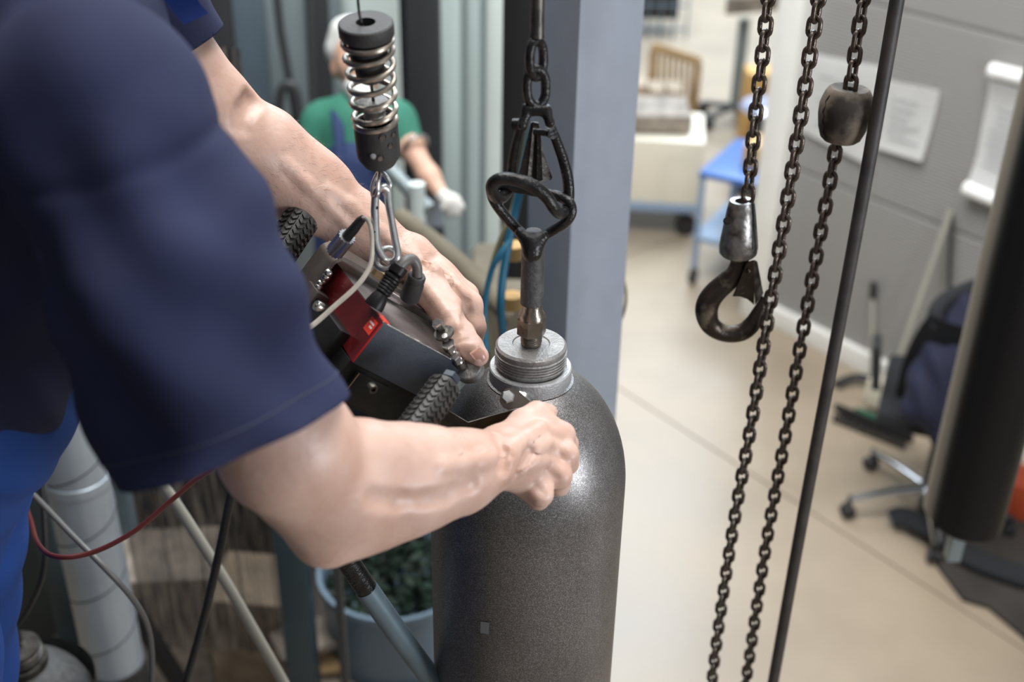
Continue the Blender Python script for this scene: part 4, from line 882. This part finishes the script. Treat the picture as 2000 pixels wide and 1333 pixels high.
b = BM(); 
for x_ in (909.5, 945.5): a = V(x_, 250, 3.74); abox(b, a.x-.006, a.x+.006, 3.73, 3.78, .2, 3.2)
obj('mullion', b, 'cabinet_grey', e)
vpost(797, 862, 200, 4.3, .08, 'machine_mast', 'dark_frame', 'dark grey machine upright between the second worker and the glass screen', 'post', z1=3.4)
vpost(980, 1046, 200, 2.7, .10, 'black_mast', 'very_dark', 'black mast right behind the black hoist links', 'post', z0=1.4, z1=3.6)
vpost(1043, 1058, 200, 2.3, .03, 'cable_duct', 'dark_frame', 'narrow dark strip left of the blue-grey column', 'duct', z0=.5, z1=3.6)
# hoses near the lifting eye
bh = pipe([(1072, -80, 2.0), (1062, 60, 2.0), (1048, 200, 2.02), (1024, 330, 2.05), (1005, 420, 2.08), (985, 520, 2.1), (978, 600, 2.12), (985, 680, 2.2), (990, 800, 2.3)], .0075, 'blue_hose', 'hose_blue', 'blue pneumatic hose running down behind the lifting eye', 'hose')
pipe([(1060, -80, 2.05), (1044, 160, 2.05), (1010, 380, 2.1), (985, 450, 2.1), (962, 520, 2.12), (948, 600, 2.15), (960, 700, 2.2)], .0055, 'yellow_hose', 'hose_yellow', 'dull yellow hose beside the blue pneumatic hose', 'hose')
pipe([(998, 470, 2.06), (975, 500, 2.06), (955, 545, 2.08), (946, 620, 2.1), (950, 690, 2.1)], .005, 'blue_hose', 'hose_blue', 'thinner blue hose bowing out to the left next to the hand', 'hose')
pipe([(1192, 500, 2.2), (1212, 530, 2.2), (1223, 575, 2.2), (1215, 620, 2.22), (1190, 655, 2.25), (1150, 670, 2.3)], .0028, 'wire_loop', 'hose_yellow', 'thin pale wire loop sticking out right of the column', 'wire')
for (x, y) in ((1004, 492), (1000, 590)):
    c = V(x, y, 2.02); b = BM(); lathe(b, [(.012, 0), (.02, .003), (.02, .03), (.012, .033)], c-Vector((0, 0, .015)), Z, 16); obj('hose_coupling', b, 'yellow_box', bh, label='yellow coupling')
pipe([(780, 425, 2.9), (860, 486, 2.8), (930, 548, 2.7), (1010, 625, 2.6)], .026, 'padded_beam', 'olive_canvas', 'thick olive-brown padded beam slanting behind the hand', 'beam', n=20)
c = V(985, 590, 2.85); b = BM(); abox(b, c.x-.10, c.x+.12, 2.85, 3.2, 0, c.z+.02, .03); obj('canvas_cover', b, 'olive_canvas', label='dark olive covered block beneath the padded beam', cat='cover')
c = V(830, 420, 4.1); b = BM(); abox(b, c.x-.02, c.x+.30, 4.0, 4.28, 0, c.z, .02); obj('dark_machine_bed', b, 'dark_frame', label='dark machine bed between the second worker and the glass screen', cat='machine')
b = BM(); tube(b, [V(760, 330, 3.05), V(800, 372, 3.0), V(840, 410, 2.95)], .02, 12); obj('grey_guide_rail', b, 'cabinet_grey', label='short grey guide rail before the second worker', cat='rail')
b = BM(); p = V(815, 400, 2.95); tube(b, [p+Vector((0, 0, .06)), p-Vector((0, 0, .08))], .022, 14); obj('bottle', b, 'pale_panel', label='small pale green canister hanging at the guide rail', cat='canister')

# ================================================================== second worker
w2 = empty('person', G(690, 700, 0) if False else (-.45, 3.85, 0), 'white-bearded person in green t-shirt and blue bib overalls working behind the spring', 'person')
D2 = 3.55
def c2_(l): return chain_prims([(x, y, D2+dd, r) for x, y, dd, r in l])
sk = c2_([(700, 110, 0, 47), (705, 135, -.02, 40), (712, 165, -.03, 27)])+c2_([(722, 130, -.09, 7), (728, 145, -.11, 7)])+c2_([(700, 150, .02, 28), (700, 215, .04, 30)])+c2_([(655, 130, .01, 8), (655, 142, .01, 8)])
sk += c2_([(775, 240, 0, 28), (800, 285, -.03, 24), (838, 345, -.08, 19), (868, 388, -.12, 14)])
sk += c2_([(625, 245, .05, 28), (600, 330, .05, 24), (640, 400, -.05, 18), (700, 420, -.1, 15)])
sk += c2_([(640, 120, .02, 1), (640, 121, .02, 1)])
me = blob(sk, .03, .010); b2 = finish('body', me, 'skin_far', w2, smooth=180)
me = blob(c2_([(693, 75, .03, 44), (680, 100, .05, 44)])+c2_([(668, 60, .02, 22), (660, 90, .03, 16)]), .03, .01); finish('hair', me, 'white_hair', w2, smooth=180)
me = blob(c2_([(700, 170, -.05, 26), (712, 190, -.07, 22)])+c2_([(680, 160, -.0, 18), (706, 196, -.05, 16)]), .03, .008); finish('beard', me, 'white_hair', w2, smooth=180)
for x_ in (705, 728): b = BM(); sphere(b, P(x_, 120, D2-.078), .008, 10, 8); obj('eye', b, 'very_dark', b2)
me = blob(c2_([(640, 240, .05, 40), (700, 245, .03, 52), (765, 240, 0, 40)])+c2_([(700, 250, .03, 66), (695, 420, .03, 72)])+c2_([(772, 240, 0, 40), (796, 280, -.02, 32)])+c2_([(630, 245, .05, 40), (608, 310, .05, 34)]), .05, .012)
finish('t_shirt', me, 'green_cloth', w2, smooth=180)
me = blob(c2_([(695, 330, .0, 66), (690, 470, .02, 68)])+c2_([(690, 480, .02, 66), (665, 620, .02, 52)])+c2_([(700, 480, .02, 62), (740, 640, .05, 52)]), .05, .012)
ov2 = finish('bib_overalls', me, 'overall_dark', w2, smooth=180)
hipw = P(690, 500, D2+.02)
me = blob([(hipw, .11, Vector((hipw.x-.08, 3.9, .1)), .07), (hipw, .11, Vector((hipw.x+.12, 3.85, .1)), .07)], .03, .014); finish('trousers', me, 'overall_dark', w2, smooth=180)
for s_ in (-.08, .12): me = blob([(Vector((hipw.x+s_, 3.9, .05)), .05, Vector((hipw.x+s_+.05, 3.74, .04)), .04)], .01, .012); finish('boot', me, 'rubber', w2, smooth=180)
for (x0, x1) in ((655, 662), (742, 735)):
    b = BM(); tube(b, spl([P(x0-8, 192, D2+.03), P(x0, 215, D2-.045), P(x1, 260, D2-.085), P(x1+2, 320, D2-.10)], 4), .016, 8, flat=.4, flatdir=ray(700, 200)); obj('strap', b, 'overall_dark', ov2)
me = blob(c2_([(866, 384, -.12, 15), (882, 398, -.13, 19), (888, 408, -.13, 15)])+c2_([(884, 402, -.14, 8), (893, 418, -.14, 6)])+c2_([(875, 405, -.14, 8), (878, 420, -.14, 6)])+c2_([(890, 395, -.14, 8), (902, 404, -.14, 6)])+c2_([(872, 392, -.15, 8), (866, 408, -.15, 6)]), .012, .006); finish('glove', me, 'glove_white', w2, smooth=180)
b = BM(); q = P(812, 278, D2-.045); a_ = (P(838, 345, D2-.08)-P(800, 285, D2-.03)); tube(b, [P(812, 303, D2-.04)+Vector((0, 0, .03))+v for v in [(frame(a_)[0]*cos(t)+frame(a_)[1]*sin(t))*.038 for t in np.linspace(0, 2*pi, 20, endpoint=False)]], .006, 8, closed=True); obj('bracelet', b, 'chrome', w2)

# ================================================================== right: brooms, chair, tube
def stick(p0, p1, r, name, m, label, cat, parent=None): b = BM(); tube(b, [p0, p1], r, 14); return obj(name, b, m, parent, label=label, cat=cat)
e = empty('broom', G(1722, 778, 0), 'pale-handled broom leaning on the grey wall with green-black bristle head', 'broom')
stick(G(1730, 775, .06), wallpt(1872, 408)-WN*.05, .013, 'handle', 'tube_beige', None, None, e)
hc2 = G(1705, 826, .05); b = BM(); box(b, hc2, (G(1752, 850, .05)-G(1655, 812, .05)).normalized(), WD, Z, .30, .07, .05, .01); obj('head', b, 'dark_plastic', e)
b = BM(); box(b, hc2+Z*.03, (G(1752, 850, .05)-G(1655, 812, .05)).normalized(), WD, Z, .14, .04, .02, .005); obj('clip', b, 'green_brush', e, label='green clip on the broom head')
b = BM(); ux = (G(1752, 850, .05)-G(1655, 812, .05)).normalized(); box(b, hc2-Z*.0, ux, ux.cross(Z), Z, .34, .09, .05, .008); b.free()
b = BM()
for i in range(46):
    q = hc2+ux*((i % 23)/22-.5)*.31+ux.cross(Z)*(.022 if i < 23 else -.03); tube(b, [q+Z*-.01, q+Z*-.048+ux.cross(Z)*.012*(1 if i < 23 else -1)], .006, 5)
obj('bristles', b, 'dark_plastic', e, kind='stuff')
b = BM(); q = G(1725, 768, .10); box(b, q, ux, ux.cross(Z), Z, .14, .10, .13, .03); obj('socket', b, 'cream_bright', e, label='cream plastic joint')
stick(wallpt(1868, 560)-WN*.05, wallpt(1874, 410)-WN*.05, .009, 'thin_stick', 'dark_frame', 'dark thin stick standing by the wall right of the broom handle', 'stick')
e = empty('squeegee', G(1700, 745, 0), 'floor squeegee with black curved blade at the foot of the wall', 'squeegee')
b = BM(); tube(b, spl([G(1632, 752, .02), G(1665, 738, .04), G(1700, 742, .05), G(1745, 762, .04)], 5), .022, 10, flat=.6); obj('blade', b, 'dark_plastic', e)
stick(G(1702, 742, .05), wallpt(1716, 570)-WN*.04, .008, 'handle', 'tube_beige', None, None, e)
stick(wallpt(1716, 578)-WN*.04, wallpt(1718, 548)-WN*.04, .016, 'handle_tip', 'dark_plastic', None, None, e)
# office chair
cc = G(1812, 958, .1); cc.z = 0; e = empty('office_chair', cc, 'black office chair with chrome star base under the navy jacket', 'chair')
for k in range(5):
    an = radians(188+k*72); d = Vector((cos(an), sin(an), 0)); tip = cc+d*.30+Z*.085
    b = BM(); tube(b, [cc+Z*.12, cc+d*.15+Z*.11, tip], [.026, .02, .015], 10, flat=.6); a_ = obj('base_arm', b, 'chrome' if k in (0, 1, 4) else 'dark_plastic', e)
    b = BM(); s = d.cross(Z); 
    for sg in (-1, 1): lathe(b, [(0, -.009), (.024, -.009), (.028, 0), (.024, .009), (0, .009)], tip+Z*-.055+s*sg*.014, s, 16)
    tube(b, [tip+Z*-.05, tip+Z*.01], .01, 8); obj('caster', b, 'dark_plastic', a_)
b = BM(); tube(b, [cc+Z*.1, cc+Z*.44], .024, 14); obj('gas_lift', b, 'dark_plastic', e)
fw = Vector((.35, .94, 0)).normalized(); sd2 = fw.cross(Z)
b = BM(); box(b, cc+Z*.48+fw*.02, sd2, fw, Z, .46, .46, .07, .03); obj('seat', b, 'chair_fabric', e)
bt = wallpt(1875, 590); bk = Vector((cc.x+.03, cc.y+.0, 0))
b = BM(); rows = []
for i in range(9):
    v = i/8; z = .55+.36*v; row = []
    for j in range(9): u = (j/8-.5); w_ = .42*(1-.25*v**3); row.append(b.verts.new(bk-fw*(.20+.05*v-.10*(2*u)**2*.5)+sd2*u*w_+Z*z))
    rows.append(row)
for i in range(8):
    for j in range(8): b.faces.new((rows[i][j], rows[i][j+1], rows[i+1][j+1], rows[i+1][j]))
bmesh.ops.solidify(b, geom=b.faces[:], thickness=.045); obj('backrest', b, 'chair_fabric', e, smooth=60)
b = BM(); tube(b, [bk-fw*.22+Z*.45, bk-fw*.26+Z*.65], .02, 10); obj('back_bar', b, 'dark_plastic', e)
for sg in (-1, 1): b = BM(); tube(b, spl([cc+sd2*.25*sg+Z*.48, cc+sd2*.28*sg+Z*.66+fw*.05, cc+sd2*.27*sg+Z*.70-fw*.12], 4), .018, 8); obj('armrest', b, 'dark_plastic', e)
# jacket draped over
jt = [(1835, 625, 34), (1880, 600, 40)]
jp = lambda x, y, dd, r: (P(x+6, y, 4.0+dd), px(r, 4.0+dd))
jl = [[(1862, 600, .0, 26), (1930, 575, .0, 24)], [(1868, 640, 0, 40), (1835, 720, 0, 50), (1805, 790, 0, 42)], [(1885, 660, 0, 46), (1870, 800, 0, 56)], [(1800, 770, 0, 34), (1785, 800, 0, 26)], [(1860, 800, 0, 44), (1850, 850, 0, 34)]]
prs = []
for l_ in jl:
    q = [jp(*a) for a in l_]; prs += [(q[i][0], q[i][1], q[i+1][0], q[i+1][1]) for i in range(len(q)-1)]
me = blob(prs, .05, .014, disp=lambda c: .008*np.sin(c[:, 2]*30+c[:, 0]*70)); finish('jacket', me, 'jacket_navy', label='navy jacket thrown over the office chair beside the black tube', cat='jacket', smooth=180)
b = BM(); tube(b, spl([P(1832, 640, 3.95), P(1828, 612, 3.95), P(1850, 585, 3.98), P(1900, 562, 4.0), P(1930, 555, 4.0)], 5), .028, 12); obj('hood_rim', b, 'chair_fabric', label='black padded ring on top of the navy jacket', cat='helmet')
# hanging black tube
p = V(1888, 1010, 2.1); p2 = V(1885, 1010, 2.1); zb = V(1888, 1022, 2.1).z
e = empty('black_tube', (p.x, p.y, zb), 'large glossy black vertical tube with beige edge at the right side', 'tube')
b = BM(); R = px(68, 2.62); lathe(b, [(0, 0), (R-.006, 0), (R, .006), (R, 3.4-zb), (0, 3.4-zb)], (p.x, p.y, zb), Z, 56); obj('tube_body', b, 'black_gloss', e)
b = BM(); lathe(b, [(0, -.01), (R-.002, -.01), (R, -.004), (R, 3.4-zb), (0, 3.4-zb)], (p.x+.003, p.y+.052, zb), Z, 56); obj('beige_liner', b, 'beige_shell', e)
b = BM(); tube(b, [Vector((p.x-.01, p.y, zb)), Vector((p.x-.01, p.y, zb-.09))], .010, 12); box(b, Vector((p.x-.01, p.y, zb-.05)), X, Y, Z, .03, .03, .10, .003); obj('drain_pin', b, 'cabinet_grey', e, label='small grey metal pin under the tube')
# dark things on the floor at the right
patch_pts = [(1795, 980), (1850, 960), (1960, 985), (2080, 1050), (2080, 1330), (1990, 1240), (1930, 1190), (1880, 1175), (1830, 1110), (1822, 1060), (1800, 1050)]
b = BM(); prism(b, [G(x, y, .004) for x, y in patch_pts], (0, 0, .014)); obj('dark_floor_patch', b, 'floor_dark', label='dark jagged patch on the floor under the black tube', cat='mat', smooth=20)  # flat dark patch with a jagged outline laid over the slabs
b = BM(); tube(b, spl([G(1740, 1015, .03), G(1765, 1010, .05), G(1830, 1040, .06), G(1900, 1090, .05), G(2010, 1130, .05)], 5), .045, 12, flat=.5); obj('dark_cushion', b, 'chair_fabric', label='black crumpled cover lying between chair base and dark patch', cat='cover')
gbox(1990, 1000, 0.0, .16, .28, .16, -.5, 'orange_box', 'orange', 'small orange box at the right edge behind the black tube', 'box')

# ================================================================== far hall: carts and crates
def cart(x, y, name, label, w, dpt, h0, h1, m, yaw, wheels=True):
    c = G(x, y, 0); e = empty(name, c, label, 'cart'); ax = Vector((cos(yaw), sin(yaw), 0)); ay = Vector((-sin(yaw), cos(yaw), 0))
    b = BM(); box(b, c+Z*(h0+h1)/2, ax, ay, Z, w, dpt, h1-h0, .01); obj('body', b, m, e)
    b = BM(); box(b, c+Z*(h0-.02), ax, ay, Z, w+.04, dpt+.04, .04, .005); obj('base_frame', b, 'cart_leg', e)
    for i in (-1, 1):
        for j in (-1, 1):
            q = c+ax*i*(w/2-.06)+ay*j*(dpt/2-.06)+Z*.06; b = BM(); lathe(b, [(0, -.02), (.05, -.02), (.06, -.012), (.06, .012), (.05, .02), (0, .02)], q, ay, 20); tube(b, [q, q+Z*(h0-.08)], .015, 8); obj('wheel', b, 'dark_plastic', e)
    return e
cart(1235, 425, 'cream_cart', 'cream box cart on wheels right of the steel column', .72, .5, .20, .56, 'cream', -.12)
c = G(1255, 425, 0)
b = BM(); box(b, c+Z*.62+Vector((-.05, .0, 0)), X, Y, Z, .52, .36, .10, .02); obj('dark_scrap_tray', b, 'timber_grey', label='tray of dark scrap lying on the cream cart', cat='tray')
# wooden crate with slatted side
e = empty('wooden_crate', G(1290, 300, 0), 'open wooden crate with tall slatted back behind the cream cart', 'crate')
def beam(p0, p1, w, t, name, m='timber'):
    a_ = p1-p0; b = BM(); box(b, (p0+p1)/2, a_.normalized(), frame(a_, Vector((0, 1, 0)))[1] if abs(a_.normalized().y) < .9 else X, frame(a_, Vector((0, 1, 0)))[0], a_.length, w, t, .003); return obj(name, b, m, e)
r1, r2 = 7.6, 8.1
for k in range(4): beam(V(1222, 190+k*16, r1), V(1338, 206+k*16, r1), .02, .045, 'side_board')
for x_, y_ in ((1224, 185), (1336, 200)): p_ = V(x_, y_, r1-.03); beam(p_, Vector((p_.x, p_.y, 0)), .05, .05, 'post')
for x_, y_ in ((1277, 92), (1364, 120)): p_ = V(x_, y_, r2+.03); beam(p_, Vector((p_.x, p_.y, 0)), .05, .05, 'post')
for k in range(8):
    t_ = k/7; beam(V(1282+78*t_, 96+26*t_, r2), V(1278+78*t_, 200+32*t_, r2), .05, .02, 'slat')
beam(V(1274, 90, r2-.02), V(1367, 120, r2-.02), .03, .06, 'top_rail')
pa, pb_ = V(1225, 215, r1+.02), V(1337, 230, r1+.02); zz_ = (pa.z+pb_.z)/2
b = BM(); abox(b, pa.x, pb_.x, r1+.02, r2-.05, zz_-.03, zz_); obj('shelf', b, 'timber_grey', e)
for i in range(3):
    xx_ = pa.x+.08+i*.12; b = BM(); abox(b, xx_-.05, xx_+.055, r1+.12, r1+.36, zz_, zz_+.13+.03*(i == 0), .02); obj('package', b, 'timber_pale', label='%s pale brown package lying in the wooden crate' % ('left', 'middle', 'right')[i], cat='package', group='packages in the crate')
# blue trolley
c = G(1452, 532, 0); e = empty('blue_trolley', c, 'blue-topped steel trolley left of the white door post', 'trolley'); ax = Vector((.88, -.47, 0)).normalized(); ay = Vector((.47, .88, 0))
for z_, m in ((.60, 'cart_blue'), (.26, 'cart_leg')): b = BM(); box(b, c+Z*z_, ax, ay, Z, .40, .56, .03, .004); obj('tray', b, m, e); 
for i in (-1, 1):
    for j in (-1, 1):
        b = BM(); q = c+ax*i*.185+ay*j*.26; tube(b, [q+Z*.09, q+Z*.60], .016, 10); obj('leg', b, 'cart_leg', e)
        b = BM(); lathe(b, [(0, -.014), (.04, -.014), (.045, 0), (.04, .014), (0, .014)], q+Z*.045, ax, 16); tube(b, [q+Z*.05, q+Z*.10], .012, 8); obj('wheel', b, 'dark_plastic', e)
b = BM(); box(b, c+Z*.67+ax*.06, ax, ay, Z, .22, .2, .11, .006); obj('small_box', b, 'yellow_box', label='small yellow-brown box on the top of the blue trolley', cat='box')
b = BM(); box(b, c+Z*.33+ax*.03, ax, ay, Z, .20, .2, .11, .006); obj('small_box', b, 'yellow_box', label='small yellow-brown box on the lower tray of the blue trolley', cat='box')
# floor polisher-like dark machine with disc
c = G(1478, 372, 0); e = empty('round_machine', c, 'dark round machine with pale blue disc lid behind the blue trolley', 'machine')
b = BM(); lathe(b, [(.05, 0), (.16, .02), (.16, .2), (.10, .3), (.07, .5)], c, Z, 24); obj('body', b, 'dark_plastic', e)
b = BM(); lathe(b, [(0, .5), (.14, .5), (.16, .52), (.14, .55), (0, .56)], c, Z, 24); obj('disc_lid', b, 'lamp_disc', e)
c = G(1480, 315, 0); b = BM(); box(b, c+Z*.3, X, Y, Z, .28, .2, .6, .01); obj('carton', b, 'yellow_box', label='yellow-brown carton behind the round dark machine', cat='box')
# pedestal with tray
c = G(1432, 240, 0); e = empty('wheeled_pedestal', c, 'wheeled pedestal carrying a wide woven taupe tray in the far hall', 'pedestal')
b = BM(); tube(b, [c+Z*.1, c+Z*.72], .04, 12); obj('pole', b, 'cabinet_grey', e)
for k in range(5):
    an = k*2*pi/5; d = Vector((cos(an), sin(an), 0)); b = BM(); tube(b, [c+Z*.12, c+d*.24+Z*.09], .02, 8); sphere(b, c+d*.25+Z*.05, .05, 10, 8); obj('caster_arm', b, 'dark_plastic', e)
b = BM(); prism(b, [c+Vector((-.18, -.25, .80)), c+Vector((.75, -.05, .85)), c+Vector((.75, .3, 1.15)), c+Vector((.1, .35, 1.0))], (0, 0, .12), .01); obj('tray', b, 'timber_grey', e)
b = BM(); sphere(b, c+Vector((.22, -.04, .98)), .11, 16, 10, (1, 1, .4)); obj('shiny_bowl', b, 'chrome', label='shiny metal bowl on the taupe tray', cat='bowl')
b = BM(); box(b, c+Vector((.45, .45, 1.05)), X, Y, Z, .35, .2, .5, .06); obj('dark_bag', b, 'jacket_navy', label='dark navy bag standing behind the taupe tray', cat='bag')
# dark grid cage far away
c = G(1275, 75, 0); e = empty('wire_cage', c, 'dark wire cage box standing far back in the hall', 'cage')
b = BM(); box(b, c+Z*.5+Y*.25, X, Y, Z, .42, .4, .7, .01); obj('contents', b, 'dark_plastic', e)
for i in range(6): b = BM(); tube(b, [c+Vector((-.28+i*.112, 0, 0)), c+Vector((-.28+i*.112, 0, .95))], .008, 6); obj('wire', b, 'cabinet_blue', e)
for i in range(5): b = BM(); tube(b, [c+Vector((-.28, 0, .08+i*.2)), c+Vector((.28, 0, .08+i*.2))], .008, 6); obj('wire', b, 'cabinet_blue', e)
